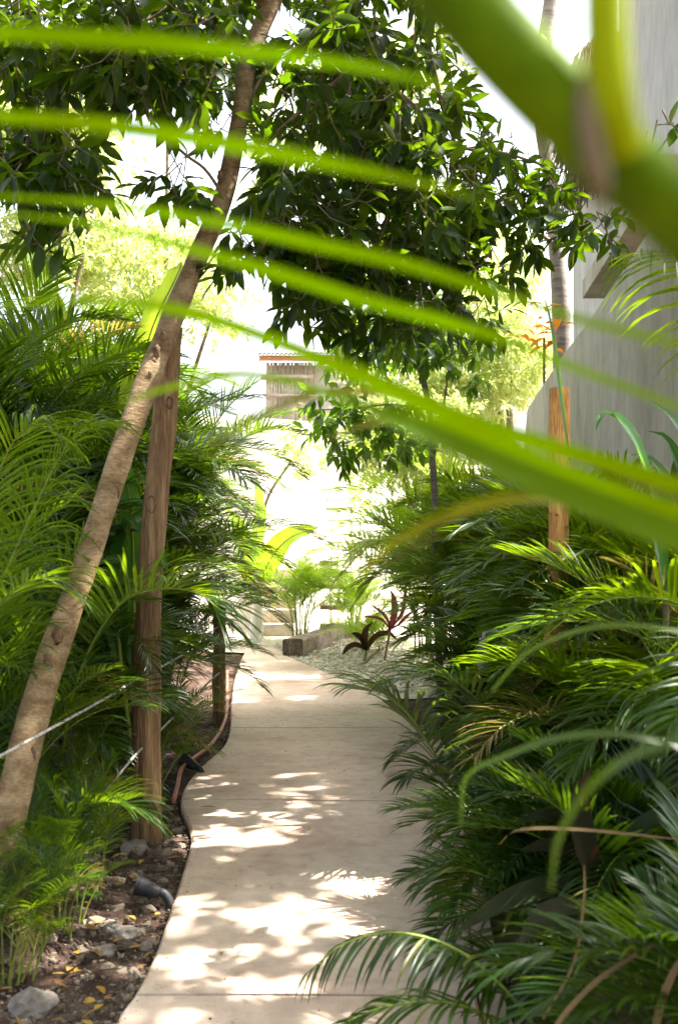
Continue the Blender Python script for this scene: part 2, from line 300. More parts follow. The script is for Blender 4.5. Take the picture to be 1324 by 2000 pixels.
def arc(elev, length, bend, n=12, side=0.0):
    """rachis curve from the origin in the XZ plane, starting at elev degrees, bending over by bend degrees"""
    p = np.zeros(3); out = [p.copy()]; e = R(elev); yaw = 0
    for i in range(n-1):
        s = (i+1)/(n-1)
        e2 = e-R(bend)*s**1.3; yaw = side*s
        p = p+np.array([cos(e2)*cos(yaw), cos(e2)*sin(yaw), sin(e2)])*length/(n-1); out.append(p.copy())
    return np.array(out)
# frond library (unit: metres), shared mesh data
LIB = {}
def lib(kind, mat, specs, **kw):
    arr = []
    for sp in specs:
        a, b = MB(), MB()
        frond(a, b, arc(sp[0], sp[1], sp[2], side=sp[3]), nl=kw.get('nl', 34), L=kw.get('L', 0.40), W=kw.get('W', 0.021), droop=sp[4], lift=kw.get('lift', 0.45), r0=kw.get('r0', 0.007), start=kw.get('start', 0.2))
        nb = a.n
        V = np.concatenate(a.V+b.V); F = np.concatenate([f for f in a.F]+[f+nb for f in b.F])
        me = mkmesh('frond', V, F, mat); me.materials.append(M['rachis'])
        idx = np.zeros(len(F), np.int32); idx[sum(len(f) for f in a.F):] = 1
        me.polygons.foreach_set('material_index', idx); arr.append(me)
    LIB[kind] = arr
SP = [(78, 1.25, 75, 0.1, 0.30), (70, 1.2, 80, -0.2, 0.38), (62, 1.3, 85, 0.15, 0.34), (84, 1.1, 55, -0.1, 0.25), (55, 1.25, 80, 0.25, 0.42), (66, 1.35, 95, -0.25, 0.45), (74, 1.2, 62, 0.2, 0.28), (48, 1.15, 70, -0.1, 0.40)]
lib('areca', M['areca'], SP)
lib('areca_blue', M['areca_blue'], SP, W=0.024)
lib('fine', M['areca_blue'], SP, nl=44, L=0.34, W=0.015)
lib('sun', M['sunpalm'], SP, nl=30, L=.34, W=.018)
M['dryfrond'] = leafmat('dry_frond', (0.14, 0.11, 0.03), (0.24, 0.17, 0.07), (0.4, 0.3, 0.06), 0.35, 0.6, 0.2)
lib('dry', M['dryfrond'], SP[4:], nl=26, L=.34, W=.012)
SPG = [(86, .8, 35, 0.1, .5), (82, .9, 50, -.2, .6), (78, .85, 60, .2, .7), (88, .95, 30, -.1, .5), (74, .8, 70, .1, .7)]
lib('grass', M['areca'], SPG, nl=22, L=.30, W=.012, lift=.5, start=.3, r0=.004)
lib('grass_sun', M['sunpalm'], SPG, nl=20, L=.28, W=.011, lift=.5, start=.3, r0=.004)
lib('broad', M['areca'], SP, nl=26, L=0.46, W=0.034)
cane_count = 0
def palm(label, x, y, h, kind='areca', ncane=5, nfr=4, fs=1.0, spread=0.25, lean=0.12, group=None, cat='palm', az=None, caner=0.011, name='areca_palm', tilt=0, z0=0.0):
    root = empty(name, label, cat, (x, y, z0), group)
    for c in range(ncane):
        a = random.uniform(0, 2*pi); r = spread*math.sqrt(random.random())*0.6
        hc = h*random.uniform(0.45, 1.0); b = np.array([x+r*cos(a), y+r*sin(a), z0-0.04]); ln = lean*random.uniform(0.4, 1.6)
        tip = b+np.array([cos(a)*ln*hc*1.2, sin(a)*ln*hc*1.2, hc])
        mid = (b+tip)/2-np.array([cos(a), sin(a), 0])*0.06*hc
        mb = MB(); pts = smoothpath([b, mid, tip], 12); rr = np.linspace(caner*1.25, caner*0.7, 12)*(1+0.12*(np.arange(12) % 3 == 0))
        tube(mb, pts, rr, 6, caps=False); mb.build('cane', M['cane'], root)
        f0 = random.uniform(0, 2*pi)
        for k in range(nfr):
            me = random.choice(LIB['dry' if random.random() < .05 else kind]); o = bpy.data.objects.new('frond', me); C.objects.link(o); o.parent = root
            aa = (f0+k*2.4+random.uniform(-.3, .3)) if az is None else R(random.uniform(*az))
            o.location = tuple(tip-np.array([x, y, z0])-np.array([0, 0, 0.03*k*fs]))
            o.rotation_euler = (random.uniform(-.25, .25), random.uniform(-.15, .30)+R(tilt), aa)
            s = fs*random.uniform(0.8, 1.15); o.scale = (s, s, s)
    return root
# ------------------------------------------------------------------ ground, path, gravel
def structure(o): o['kind'] = 'structure'; return o
left_px = [(60, 2500), (225, 2000), (262, 1945), (300, 1870), (335, 1770), (362, 1685), (373, 1640), (364, 1600), (352, 1570), (365, 1530), (400, 1490), (438, 1455), (450, 1420), (452, 1380), (458, 1330), (470, 1290), (478, 1265), (455, 1240), (380, 1222)]
right_px = [(1150, 2500), (945, 2000), (930, 1900), (916, 1800), (910, 1700), (908, 1640), (903, 1590), (880, 1530), (850, 1470), (812, 1420), (750, 1370), (690, 1338), (640, 1314), (600, 1298), (565, 1283), (540, 1268), (530, 1255), (500, 1238), (420, 1218)]
LE = smoothpath([G(*p) for p in left_px], 140); RE = smoothpath([G(*p) for p in right_px], 140)
LE = np.vstack([[LE[0][0]-0.3, -3, 0], LE]); RE = np.vstack([[RE[0][0]+0.3, -3, 0], RE])
def edge_x(E, y): return np.interp(y, E[:, 1], E[:, 0])
cuts = [-3.0, 0.9, 3.48, 6.09, 8.40, 10.97, 13.6, 14.6]
pm = MB()
for a, b in zip(cuts[:-1], cuts[1:]):
    ys = np.linspace(a+0.008, b-0.008, 26)
    rows = []
    for y in ys:
        tilt = (0.03 if a > 3 else 0.02)
        xs = np.linspace(edge_x(LE, y), edge_x(RE, y), 9)
        e = np.array([[xs[0]+0.004, y, -0.12], [xs[0], y, -0.012]]+[[xx+(0.012 if i == 0 else -0.012 if i == 8 else 0), y, 0.0] for i, xx in enumerate(xs)]+[[xs[-1], y, -0.012], [xs[-1]-0.004, y, -0.12]])
        w = np.abs(y-a) < .02
        rows.append(e)
    first = rows[0].copy(); first[:, 2] = -0.12; last = rows[-1].copy(); last[:, 2] = -0.12
    f2 = rows[0].copy(); f2[:, 1] -= 0.0; rows = [first]+rows+[last]
    V = np.array(rows); n, k = V.shape[:2]
    V[:, :, 1] += 0.03*np.sin(V[:, :, 0]*1.3+V[:, :, 1]*.6)
    i = np.arange(n-1)[:, None]*k; j = np.arange(k-1)[None]
    pm.add(V, np.stack([i+j, i+j+1, i+k+j+1, i+k+j], -1))
path = structure(pm.build('path', M['conc'], smooth=False))
# ground sheet with fine relief near the path, coarse to the horizon
def gh(x, y):
    h = 0.02*np.sin(x*3.1+1)*np.sin(y*2.3)+0.012*np.sin(x*9+y*4)+0.01*np.sin(x*17-y*13+2)
    le, re = edge_x(LE, y), edge_x(RE, y)
    d = np.maximum(le-x, x-re)                      # distance outside the path
    inside = d < 0
    base = -0.035+np.clip(d, 0, 3)*0.03
    h = np.where(inside, -0.07, base+h*np.clip(d*4, 0, 1))
    return h
xs = np.r_[-400, -120, -40, -15, -8, np.arange(-5, 5.01, 0.055), 8, 15, 40, 120, 400]
ys = np.r_[-300, -60, -15, -5, np.arange(-2, 15.01, 0.07), np.arange(15.5, 24, 0.8), 30, 60, 150, 400, 900]
X, Y = np.meshgrid(xs, ys); Z = gh(X, np.clip(Y, -3, 14.5))
far = (np.abs(X) > 5.2) | (Y > 15.2) | (Y < -2.1); Z = np.where(far, 0.02, Z)
Z += np.where(far, 0, 1)*rng.normal(0, 0.004, Z.shape)*(Z > -0.06)
k = len(xs); i = np.arange(len(ys)-1)[:, None]*k; j = np.arange(k-1)[None]
gm = MB().add(np.stack([X, Y, Z], -1), np.stack([i+j, i+j+1, i+k+j+1, i+k+j], -1))
structure(gm.build('ground', M['soil']))
def gz(x, y): return float(gh(np.array(x, float), np.array(y, float)))
# stones: icosphere-like lumps made from quads (a deformed cube-sphere)
def cubesphere(n=2):
    V, F = [], []
    for ax in range(3):
        for sg in (-1, 1):
            b = len(V)
            for u in np.linspace(-1, 1, n+1):
                for v in np.linspace(-1, 1, n+1):
                    p = np.zeros(3); p[ax] = sg; p[(ax+1) % 3] = u*sg; p[(ax+2) % 3] = v; V.append(p)
            for a in range(n):
                for c in range(n):
                    q = b+a*(n+1)+c; F.append([q, q+n+1, q+n+2, q+1])
    V = np.array(V); key = {}; mp = []; U = []
    for p in V:
        t = tuple(np.round(p, 4))
        if t not in key: key[t] = len(U); U.append(p)
        mp.append(key[t])
    U = np.array(U); F = np.array(mp)[np.array(F)]
    return nrm(U)*1.0, F
CS1, CS3 = cubesphere(1), cubesphere(4)
def stones(mb, pos, size, cs=CS1, flat=0.6):
    V0, F0 = cs; n = len(pos)
    J = 1+rng.normal(0, 0.17, (n, len(V0), 1))
    V = V0[None]*J
    sc_ = np.stack([rng.uniform(0.7, 1.3, n), rng.uniform(0.7, 1.3, n), rng.uniform(0.6, 1.0, n)*flat/0.6], 1)*size[:, None]
    V = V*sc_[:, None]
    a = rng.uniform(0, 6.28, n); ca, sa = np.cos(a), np.sin(a)
    Rm = np.zeros((n, 3, 3)); Rm[:, 0, 0] = ca; Rm[:, 0, 1] = sa; Rm[:, 1, 0] = -sa; Rm[:, 1, 1] = ca; Rm[:, 2, 2] = 1
    V = np.einsum('nvi,nij->nvj', V, Rm)+pos[:, None]
    F = F0[None]+(np.arange(n)*len(V0))[:, None, None]
    mb.add(V, F)
def rock(label, px, py, size, group=None, name='rock', flat=0.62, lift=0.3):
    g = G(px, py, 0.0); V0, F0 = CS3
    n = V0.copy(); ph = rng.random((4, 3))*6
    r = 1+0.16*np.sin(n@np.array([2.1, 1.3, 1.7])+ph[0, 0])+0.10*np.sin(n@np.array([-3.1, 4.3, 2.0])+ph[1, 0])+0.06*np.sin(n@np.array([6.1, -5.3, 7.0])+ph[2, 0])+rng.normal(0, 0.02, len(n))
    V = n*r[:, None]*np.array([1, 0.8, flat])*size
    V[:, 2] = np.maximum(V[:, 2], -0.35*size)
    z = gz(g[0], g[1]); o = MB().add(V, F0).build(name, M['rock'], smooth=False)
    o.location = (g[0], g[1], z+lift*size*flat*0.6); o.rotation_euler = (0, 0, random.uniform(0, 6)); tag(o, label, 'rock', group); return o
# bed rubble on the left
n = 6500; yy = 3.0+7*rng.random(n)**1.6; xx = edge_x(LE, yy)-0.01-0.65*rng.random(n)**1.3
sz = 0.003+0.010*rng.random(n)**3; pos = np.stack([xx, yy, gh(xx, yy)+sz*0.2], 1)
mb = MB(); stones(mb, pos, sz); big = 230
yy = 3.1+3.5*rng.random(big); xx = edge_x(LE, yy)-0.03-0.5*rng.random(big); sz = 0.010+0.022*rng.random(big)**2
stones(mb, np.stack([xx, yy, gh(xx, yy)+sz*0.15], 1), sz, cubesphere(2))
o = mb.build('rubble', M['stone'], smooth=False); o['kind'] = 'stuff'; tag(o, 'loose limestone rubble scattered over the dark soil left of the path', 'rubble')
# white gravel on the right by the log
n = 9000; yy = 10.2+6.0*rng.random(n); base = edge_x(RE, yy); xx = base+0.01+2.2*rng.random(n)
xx = np.where(yy > 13.9, edge_x(RE, 13.9)-1.2+3.2*rng.random(n), xx)
sz = 0.010+0.014*rng.random(n)
gv = MB(); stones(gv, np.stack([xx, yy, gh(xx, np.clip(yy, 0, 14.5))+0.02+0.01*rng.random(n)], 1), sz)
gx0 = [(G(p[0]+6, p[1])[0], G(*p)[1]) for p in right_px[9:17]]
o = gv.build('white_gravel', M['gravel'], smooth=False); o['kind'] = 'stuff'; tag(o, 'bright white gravel spread right of the far end of the path', 'gravel')
# pale sand sheet beneath gravel and in the courtyard
ysh = np.linspace(9.9, 18.2, 40); rows = []
for y in ysh:
    a = edge_x(RE, y)+0.02 if y < 13.9 else -4.0
    if y >= 13.9: a = -2.6
    rows.append([[xx_, y, (max(gz(xx_, min(y, 14.5)), -0.05) if y < 14.8 else 0.02)+0.014] for xx_ in np.linspace(a, 3.0, 26)])
V = np.array(rows); n_, k_ = V.shape[:2]; i = np.arange(n_-1)[:, None]*k_; j = np.arange(k_-1)[None]
M['sand'] = solidmat('pale_sand', [(0.3, (0.36, 0.31, 0.24)), (0.7, (0.60, 0.55, 0.46))], (1, 1, 1), 9, 8, 0.95, 0.6, 60, 0.01)
structure(MB().add(V, np.stack([i+j, i+j+1, i+k_+j+1, i+k_+j], -1)).build('courtyard_ground', M['sand']))
# fallen leaves
def leaf_at(mb, p, L, W, yaw, pitch=0.0, roll=0.0, droop=0.0, seg=4, fold=0.15, prof=(0.08, 0.75, 1.0, 0.6, 0.03)):
    d = np.array([cos(yaw)*cos(pitch), sin(yaw)*cos(pitch), sin(pitch)]); nv = np.array([sin(roll)*-sin(yaw), sin(roll)*cos(yaw), cos(roll)])
    blades(mb, np.array([p]), d, nv, L, W, droop, seg=seg, fold=fold, prof=list(prof))
mb = MB(); n = 120
for _ in range(n):
    y = 3.1+6*random.random()**1.5; x = edge_x(LE, y)-0.03-0.6*random.random()
    leaf_at(mb, (x, y, gz(x, y)+0.02), random.uniform(.03, .09), random.uniform(.012, .03), random.uniform(0, 6.3), random.uniform(-.1, .25), random.uniform(-.4, .4), random.uniform(0, .3))
o = mb.build('leaf_litter', M['litter']); o['kind'] = 'stuff'; tag(o, 'yellow and brown dead leaves scattered over the soil left of the path', 'leaf litter')
for (px, py, L, lab, mt) in [(392, 1580, 0.10, 'green and yellow fallen leaf on the path beside the left edge', 'olive'), (568, 1529, 0.05, 'small olive fallen leaf in the middle of the path beyond the second joint', 'olive'), (500, 1737, 0.03, 'tiny brown leaf scrap in the middle of the path', 'dry'), (561, 1892, 0.028, 'tiny dark leaf scrap on the path just before the nearest joint', 'dry'), (606, 1290, 0.12, 'rust red dead leaf lying on the white gravel near the log', 'orange')]:
    g = G(px, py); mb = MB(); leaf_at(mb, (0, 0, 0), L, L*0.33, random.uniform(-.3, .3), 0.12, 0.2, 0.25)
    o = mb.build('fallen_leaf', M[mt]); o.location = (g[0], g[1], 0.012 if py != 1290 else 0.03); tag(o, lab, 'leaf')
mb = MB(); mb2 = MB(); n = 420
yy = 3.0+8*rng.random(n)**1.2; t_ = rng.random(n)**2.2*.45; t_ = np.where(rng.random(n) < .35, 1-t_, t_); xx = edge_x(LE, yy)*(1-t_)+edge_x(RE, yy)*t_
stones(mb, np.stack([xx, yy, .002+0*xx], 1), 0.0015+0.004*rng.random(n)**3)
for _ in range(46):
    y = random.uniform(3.0, 9); x = random.uniform(edge_x(LE, y)+.03, edge_x(RE, y)-.03)
    leaf_at(mb, (x, y, .006), random.uniform(.012, .035), random.uniform(.005, .010), random.uniform(0, 6.3), .05, random.uniform(-.3, .3), .2)
o = mb.build('path_debris', M['litter'], smooth=False); o['kind'] = 'stuff'; tag(o, 'crumbs of soil and leaf scraps scattered on the concrete path', 'debris')
rock('pale grey boulder in the bottom left corner among palm stems', 60, 1945, 0.085)
rock('white limestone rock at the foot of the tall left post', 262, 1655, 0.075)
rock('limestone rock in the bed below the near garden spotlight', 248, 1812, 0.055)
rock('flat greenish rock in the bed, nearest below the spotlight', 205, 1845, 0.045)
rock('brown flat stone leaning beside the rock below the spotlight', 216, 1808, 0.045)
rock('small light stone on the left bed edge between spotlight and path', 285, 1835, 0.03)
# ------------------------------------------------------------------ posts
def post(label, pts, radii, mat, name='wooden_post', k=20, wob=0.05, split=True):
    root = empty(name, label, 'post', (pts[0][0], pts[0][1], 0))
    q = smoothpath(pts, 46); r = np.interp(np.linspace(0, 1, 46), np.linspace(0, 1, len(radii)), radii)
    mb = MB(); tube(mb, q, r, k, wob=wob); mb.build('shaft', mat, root)
    return root
lp = post('tall weathered log post behind the leaning trunk, left of the path', [G(288, 1632)-[0, 0, .1], P(286, 1400, 5.38), P(291, 1200, 5.4), P(303, 1000, 5.4), P(320, 830, 5.42), P(331, 720, 5.45), P(336, 640, 5.45)], [.078, .071, .067, .064, .060, .058, .056], M['post'])
kb = MB(); 
for (px, py, s) in [(296, 985, 0.03), (332, 786, 0.02), (300, 1370, 0.02)]:
    c = P(px, py, 5.40-0.056); th = np.linspace(0, 2*pi, 14)
    tube(kb, np.stack([c[0]+s*np.cos(th)*0.7, c[1]+0*th, c[2]+s*np.sin(th)*1.4], 1), 0.007, 6, wob=0.2, caps=False)
kb.build('knot', M['bark_scar'], lp)
post('short dark post half hidden behind palms left of the path, further back', [G(428, 1403)-[0, 0, .1], P(428, 1300, 8.8), P(430, 1180, 8.8)], [.055, .052, .05], M['post'], k=12)
rp = post('peeled orange post standing in the palms before the grey wall', [G(1078, 1598)-[0, 0, .1], P(1080, 1400, 5.7), P(1086, 1200, 5.7), P(1090, 1000, 5.7), P(1092, 850, 5.7), P(1092, 758, 5.7)], [.058, .057, .061, .055, .055, .053], M['post_orange'])
post('thin orange pole top showing behind fronds right of the small tree', [G(905, 1330)-[0, 0, .05], P(908, 1100, 11), P(911, 928, 11)], [.05, .048, .046], M['post_orange'], k=12)
# ropes
def rope(label, pts, r=0.0066, n=60, strands=True):
    q = smoothpath(pts, n); L = np.r_[0, np.cumsum(np.linalg.norm(np.diff(q, axis=0), axis=1))]
    m = int(L[-1]/0.03)+8; m = min(m, 260); qq = np.stack([np.interp(np.linspace(0, L[-1], m), L, q[:, k]) for k in range(3)], 1)
    mb = MB(); T = nrm(np.gradient(qq, axis=0)); A = nrm(np.cross(T, [0, 0, 1.0])); B = np.cross(T, A); s = np.linspace(0, L[-1], m)*70
    for c in range(3):
        ph = s+c*2*pi/3
        tube(mb, qq+r*0.5*(A*np.cos(ph)[:, None]+B*np.sin(ph)[:, None]), r*0.62, 6)
    o = mb.build('rope', M['rope'], loc=tuple(qq[0])); tag(o, label, 'rope'); return o
rope('upper white rope strung through the left palms past the tall post', [P(-120, 1530, 3.3), P(0, 1477, 3.7), P(210, 1362, 4.7), P(262, 1330, 5.2), P(312, 1304, 5.5), P(400, 1256, 8.0), P(428, 1240, 8.7)])
rope('lower white rope slanting down through the left palms to the bottom left', [P(-60, 1830, 3.4), P(10, 1765, 3.6), P(80, 1685, 4.0), P(170, 1590, 4.5), P(262, 1478, 5.2), P(312, 1428, 5.6), P(400, 1340, 7.9), P(428, 1315, 8.7)])
rope('grey white rope sagging from the peeled post towards the lower right', [P(1098, 1182, 5.62), P(1122, 1210, 5.4), P(1135, 1265, 5.2), P(1180, 1365, 4.8), P(1245, 1465, 4.3), P(1330, 1565, 3.9), P(1480, 1650, 3.5)], 0.0105)
wr = MB()
th = np.linspace(0, 2*pi*2.6, 70); c = P(1086, 1178, 5.7)
tube(wr, np.stack([c[0]+0.071*np.cos(th), c[1]+0.071*np.sin(th), c[2]+0.012*th/3], 1), 0.013, 7)
q = smoothpath([P(1062, 1180, 5.66), P(1030, 1212, 5.6), P(985, 1232, 5.55), P(948, 1235, 5.5), P(944, 1250, 5.5)], 30); tube(wr, q, 0.012, 7)
o = wr.build('rope_coil', M['rope'], loc=tuple(c)); tag(o, 'rope wound round the peeled post, its end hanging left', 'rope')
tb = MB(); c = P(944, 1246, 5.5)
tube(tb, [c, c-[0, 0, 0.03]], 0.022, 8)
for _ in range(90):
    a = random.uniform(0, 6.3); r = random.uniform(0.0, 0.03); e = c+np.array([cos(a)*r*1.3, sin(a)*r*1.3, -random.uniform(0.10, 0.17)])
    tube(tb, smoothpath([c+np.array([cos(a)*r*.5, sin(a)*r*.5, -.01]), (c+e)/2+np.array([cos(a), sin(a), 0])*0.012, e], 5), 0.0022, 4, caps=False)
fr = tb.build('frayed_tassel', M['rope'], parent=o)
# ------------------------------------------------------------------ leaning tree
tr = empty('leaning_tree', 'leaning smooth barked tree crossing the left side, its dark canopy overhead', 'tree', (P(-60, 1900, 3.75)[0], 3.75, 0))
tp = [G(-70, 1885)-[0, 0, .1], P(-30, 1770, 3.8), P(22, 1580, 3.95), P(60, 1420, 4.1), P(108, 1265, 4.3), P(155, 1140, 4.45), P(198, 1010, 4.6), P(240, 880, 4.75), P(290, 740, 4.9), P(338, 620, 5.05), P(386, 505, 5.2), P(436, 385, 5.3), P(466, 240, 5.4), P(486, 120, 5.5), P(528, 10, 5.6), P(600, -160, 5.8), P(660, -420, 5.9), P(760, -900, 5.6)]
rad = [.085, .078, .073, .071, .066, .063, .061, .062, .064, .060, .057, .056, .050, .048, .056, .05, .045, .035]
q = smoothpath(tp, 120); dd = np.linspace(0, 1, 120); dk = np.r_[0, np.cumsum(np.linalg.norm(np.diff(np.array(tp), axis=0), axis=1)**.5)]; dk /= dk[-1]
mb = MB(); rr = .86*np.interp(dd, dk, rad)*(1+0.03*np.sin(np.arange(120)*0.8)+rng.normal(0, 0.012, 120))
tube(mb, q, rr, 28, wob=0.022); trunk = mb.build('trunk', M['bark'], tr)
# raised scars and burls
for (px, py, d, s) in [(118, 1240, 4.28, .026), (100, 1290, 4.23, .022), (309, 690, 4.93, .02), (322, 660, 4.95, .014), (304, 712, 4.92, .015), (70, 1470, 4.05, .018), (232, 960, 4.67, .02), (296, 735, 4.88, .012), (432, 350, 5.27, .018), (40, 1440, 4.06, .016)]:
    c = P(px, py, d-0.0); V0, F0 = CS3; n = V0*np.array([.8, .3, 1.5])*s*(1+rng.normal(0, .16, (len(V0), 1)))
    MB().add(n+c+np.array([0, -0.042+s*.12, 0]), F0).build('bark_scar', M['bark_scar'], tr)
def limb(pts, r, parent, n=16, k=8, mat='twig', name='branch'):
    q = smoothpath(pts, n); mb = MB(); tube(mb, q, np.linspace(r[0], r[1], n), k, wob=0.05, caps=False); return mb.build(name, M[mat], parent)
fork = P(528, 5, 5.6)
limb([fork-[0.02, 0, .05], P(505, -30, 5.5), P(520, -200, 5.3), P(480, -500, 4.6)], (.04, .03), tr, mat='bark')
for pts, r in [([P(520, 280, 5.42), P(590, 215, 5.5), P(665, 150, 5.6), P(760, 60, 5.8)], (.014, .008)),
               ([P(600, -160, 5.8), P(640, 0, 5.6), P(690, 130, 5.6), P(790, 190, 5.7), P(880, 280, 5.9), P(990, 300, 6.3), P(1080, 330, 6.6)], (.022, .006)),
               ([P(600, -160, 5.8), P(600, 20, 5.9), P(640, 120, 6.0), P(680, 300, 6.2), P(700, 420, 6.3), P(760, 500, 6.4)], (.018, .005)),
               ([P(660, -420, 5.9), P(800, -60, 6.2), P(850, 150, 6.3), P(870, 230, 6.4), P(920, 340, 6.4), P(1000, 400, 6.5)], (.022, .005)),
               ([P(486, 120, 5.5), P(430, 60, 5.4), P(330, 10, 5.3), P(200, -60, 5.2), P(60, -90, 5.0)], (.02, .008)),
               ([P(435, 380, 5.3), P(400, 330, 5.2), P(360, 300, 5.1), P(300, 240, 5.0), P(265, 130, 5.0), P(250, 60, 5.0)], (.009, .005)),
               ([P(330, 10, 5.3), P(200, 100, 5.1), P(120, 200, 5.0), P(60, 300, 4.9), P(-40, 290, 4.8)], (.012, .004)),
               ([P(466, 240, 5.4), P(500, 170, 5.5), P(540, 110, 5.6), P(600, 70, 5.7)], (.012, .005)),
               ([P(760, 500, 6.4), P(800, 560, 6.5), P(860, 600, 6.6)], (.006, .003)),
               ([P(640, 0, 5.6), P(620, 200, 5.7), P(560, 330, 5.8), P(600, 480, 5.9), P(580, 560, 5.9)], (.010, .003))]:
    limb(pts, r, tr, 22)
limb([P(760, -900, 5.6), P(900, -1100, 4.6), np.array([1.8, 2.2, 7.5]), np.array([3.2, 0.5, 8.2])], (.035, .012), tr)
limb([P(700, -600, 5.8), np.array([0.4, 3.0, 6.6]), np.array([0.5, 0.5, 7.4]), np.array([1.0, -2.0, 7.8])], (.03, .01), tr)
def whorls(mbl, mbt, centers, L=0.12, W=0.045, nl=(6, 9), twig=0.15, hang=0.5, seg=4, up_bias=0.0):
    for c in centers:
        a0 = random.uniform(0, 6.3); ax = nrm([random.gauss(0, .6), random.gauss(0, .6), random.gauss(-hang*.5, .5)])
        e = c+ax*twig
        if mbt is not None: tube(mbt, [c-ax*twig*0.5+[0, 0, .04], c, e], [0.0035, .003, .002], 4, caps=False)
        n = random.randint(*nl); pr, dr, nv, LL, DD = [], [], [], [], []
        for i in range(n):
            a = a0+i*2.4; u = i/max(n-1, 1)
            s = nrm(np.cross(ax, [0.3, 0.2, 1.0])); t = np.cross(ax, s)
            out = s*cos(a)+t*sin(a)
            d = nrm(ax*(0.35+u*0.9)+out*(1.0-0.35*u)+np.array([0, 0, -hang*0.5+up_bias])+rng.normal(0, .15, 3))
            pr.append(c+ax*twig*(0.15+0.85*u)); dr.append(d); nv.append(nrm(np.cross(np.cross(d, [0, 0, 1.0]), d)+rng.normal(0, .45, 3))); LL.append(L*random.uniform(.65, 1.2)); DD.append(random.uniform(.05, .5)*hang)
        LL = np.array(LL); blades(mbl, np.array(pr), np.array(dr), np.array(nv), LL, W*LL/L, np.array(DD), seg=seg, fold=0.16, prof=[0.10, 0.72, 1.0, 0.92, 0.55, 0.02])
def in_ellipses(ells, n):
    w = np.array([e[2]*e[3]*(e[6] if len(e) > 6 else 1) for e in ells], float); w /= w.sum(); out = []
    for _ in range(n):
        e = ells[rng.choice(len(ells), p=w)]
        while True:
            u, v = rng.uniform(-1, 1, 2)
            if u*u+v*v < 1: break
        out.append(P(e[0]+u*e[2], e[1]+v*e[3], rng.uniform(e[4], e[5])))
    return out
CAN = [(90, 60, 190, 75, 4.6, 6, 1.5), (330, 80, 200, 100, 4.8, 6.2, 1.3), (80, 320, 130, 65, 4.6, 5.4, 1.3), (60, 180, 90, 50, 4.8, 5.6, .5), (110, 445, 70, 35, 4.6, 5.2, .5), (250, 170, 70, 40, 4.8, 5.4, .6), (375, 355, 55, 45, 4.8, 5.3, .9),
       (360, 190, 100, 60, 4.9, 5.6, .7), (600, 190, 200, 150, 5, 7), (760, 150, 130, 120, 5.2, 7, .8), (700, 380, 230, 130, 5.2, 7, 1.1), (920, 330, 130, 80, 5.5, 7, .6), (1040, 340, 90, 60, 5.8, 7, .8), (1130, 430, 55, 35, 6, 6.6, 1.0), (1060, 430, 70, 50, 6, 6.8, .8),
       (540, 480, 120, 60, 5.2, 6.2, .8), (760, 520, 190, 90, 5.5, 7.2, 1.0), (590, 585, 45, 50, 5.4, 6, .8), (880, 610, 90, 40, 5.8, 7, .7), (450, 500, 60, 50, 5.3, 5.8, .6), (720, 620, 110, 60, 6, 7.4, .7), (880, 200, 60, 70, 5.6, 6.6, .4), (560, -30, 300, 60, 5.2, 6.5, .8), (960, 470, 90, 60, 5.8, 7, .5)]
def clear_trunk(c):
    px = CX+c[0]*FPX/c[1]; py = HY-(c[2]-CH)*FPX/c[1]
    if py > 640 or py < -50: return True
    x = np.interp(-py, [-620, -505, -385, -240, -120, -10, 50], [338, 386, 436, 466, 486, 528, 560])
    return abs(px-x) > 62 or c[1] > 5.85
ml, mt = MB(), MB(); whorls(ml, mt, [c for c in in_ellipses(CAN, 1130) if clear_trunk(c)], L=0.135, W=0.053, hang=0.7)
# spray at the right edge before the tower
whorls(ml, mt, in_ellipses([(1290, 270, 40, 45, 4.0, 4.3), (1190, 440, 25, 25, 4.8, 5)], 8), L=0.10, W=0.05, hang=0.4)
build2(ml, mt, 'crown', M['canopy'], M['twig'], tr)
# the rest of the canopy, above and behind the viewer
ml, mt = MB(), MB(); cs = []
for _ in range(8800):
    x = random.uniform(-2.5, 8.0); y = random.uniform(-3.5, 9.5); z = random.uniform(6.2, 9.4)
    if z < 2.4+0.55*y+0.6: z = 3.4+.55*y+random.uniform(0, 2)
    xs_, ys_ = x-.537*z, y-.114*z
    f = sin(xs_*5.3+1.3)*sin(ys_*1.9+0.4)+0.7*sin(xs_*8.7-ys_*2.3)+0.5*sin(xs_*13+ys_*3.1)*sin(ys_*2.7)
    if f > 1.3 and random.random() < .9: continue
    if x < 1.2 and random.random() < .2: continue
    if ys_ < 1.6 and random.random() < .1: continue
    cs.append(np.array([x, y, z]))
whorls(ml, None, cs, L=0.19, W=0.085, nl=(7, 10), twig=0.2, hang=0.5, seg=3)
# gaps cut on purpose in the unseen high crown, placed to shape the sun dapples
Hx, Hy, Hr = [], [], []
def gaps(n, x0, x1, y0, y1, r0, r1, per=(2, 6), sp=.17):
    for _ in range(n):
        cx_, cy_ = random.uniform(x0, x1), random.uniform(y0, y1)
        for _ in range(random.randint(*per)):
            Hx.append(cx_+random.gauss(0, sp)); Hy.append(cy_+random.gauss(0, sp*1.9)); Hr.append(random.uniform(r0, r1))
gaps(24, -1.4, .9, 3.0, 7.2, .005, .035, (2, 5)); gaps(2, -.4, .4, 4.2, 5.4, .04, .08, (2, 3)); gaps(5, -1.2, .8, 7.2, 9.5, .005, .02); gaps(45, -4.5, 2.6, 3.0, 11, .01, .06); gaps(13, -1.5, 0, -.6, 1.4, .02, .08)
V = np.concatenate(ml.V).reshape(-1, 12, 3); gx_ = V[..., 0]-.537*V[..., 2]; gy_ = V[..., 1]-.114*V[..., 2]; keep = np.ones(len(V), bool)
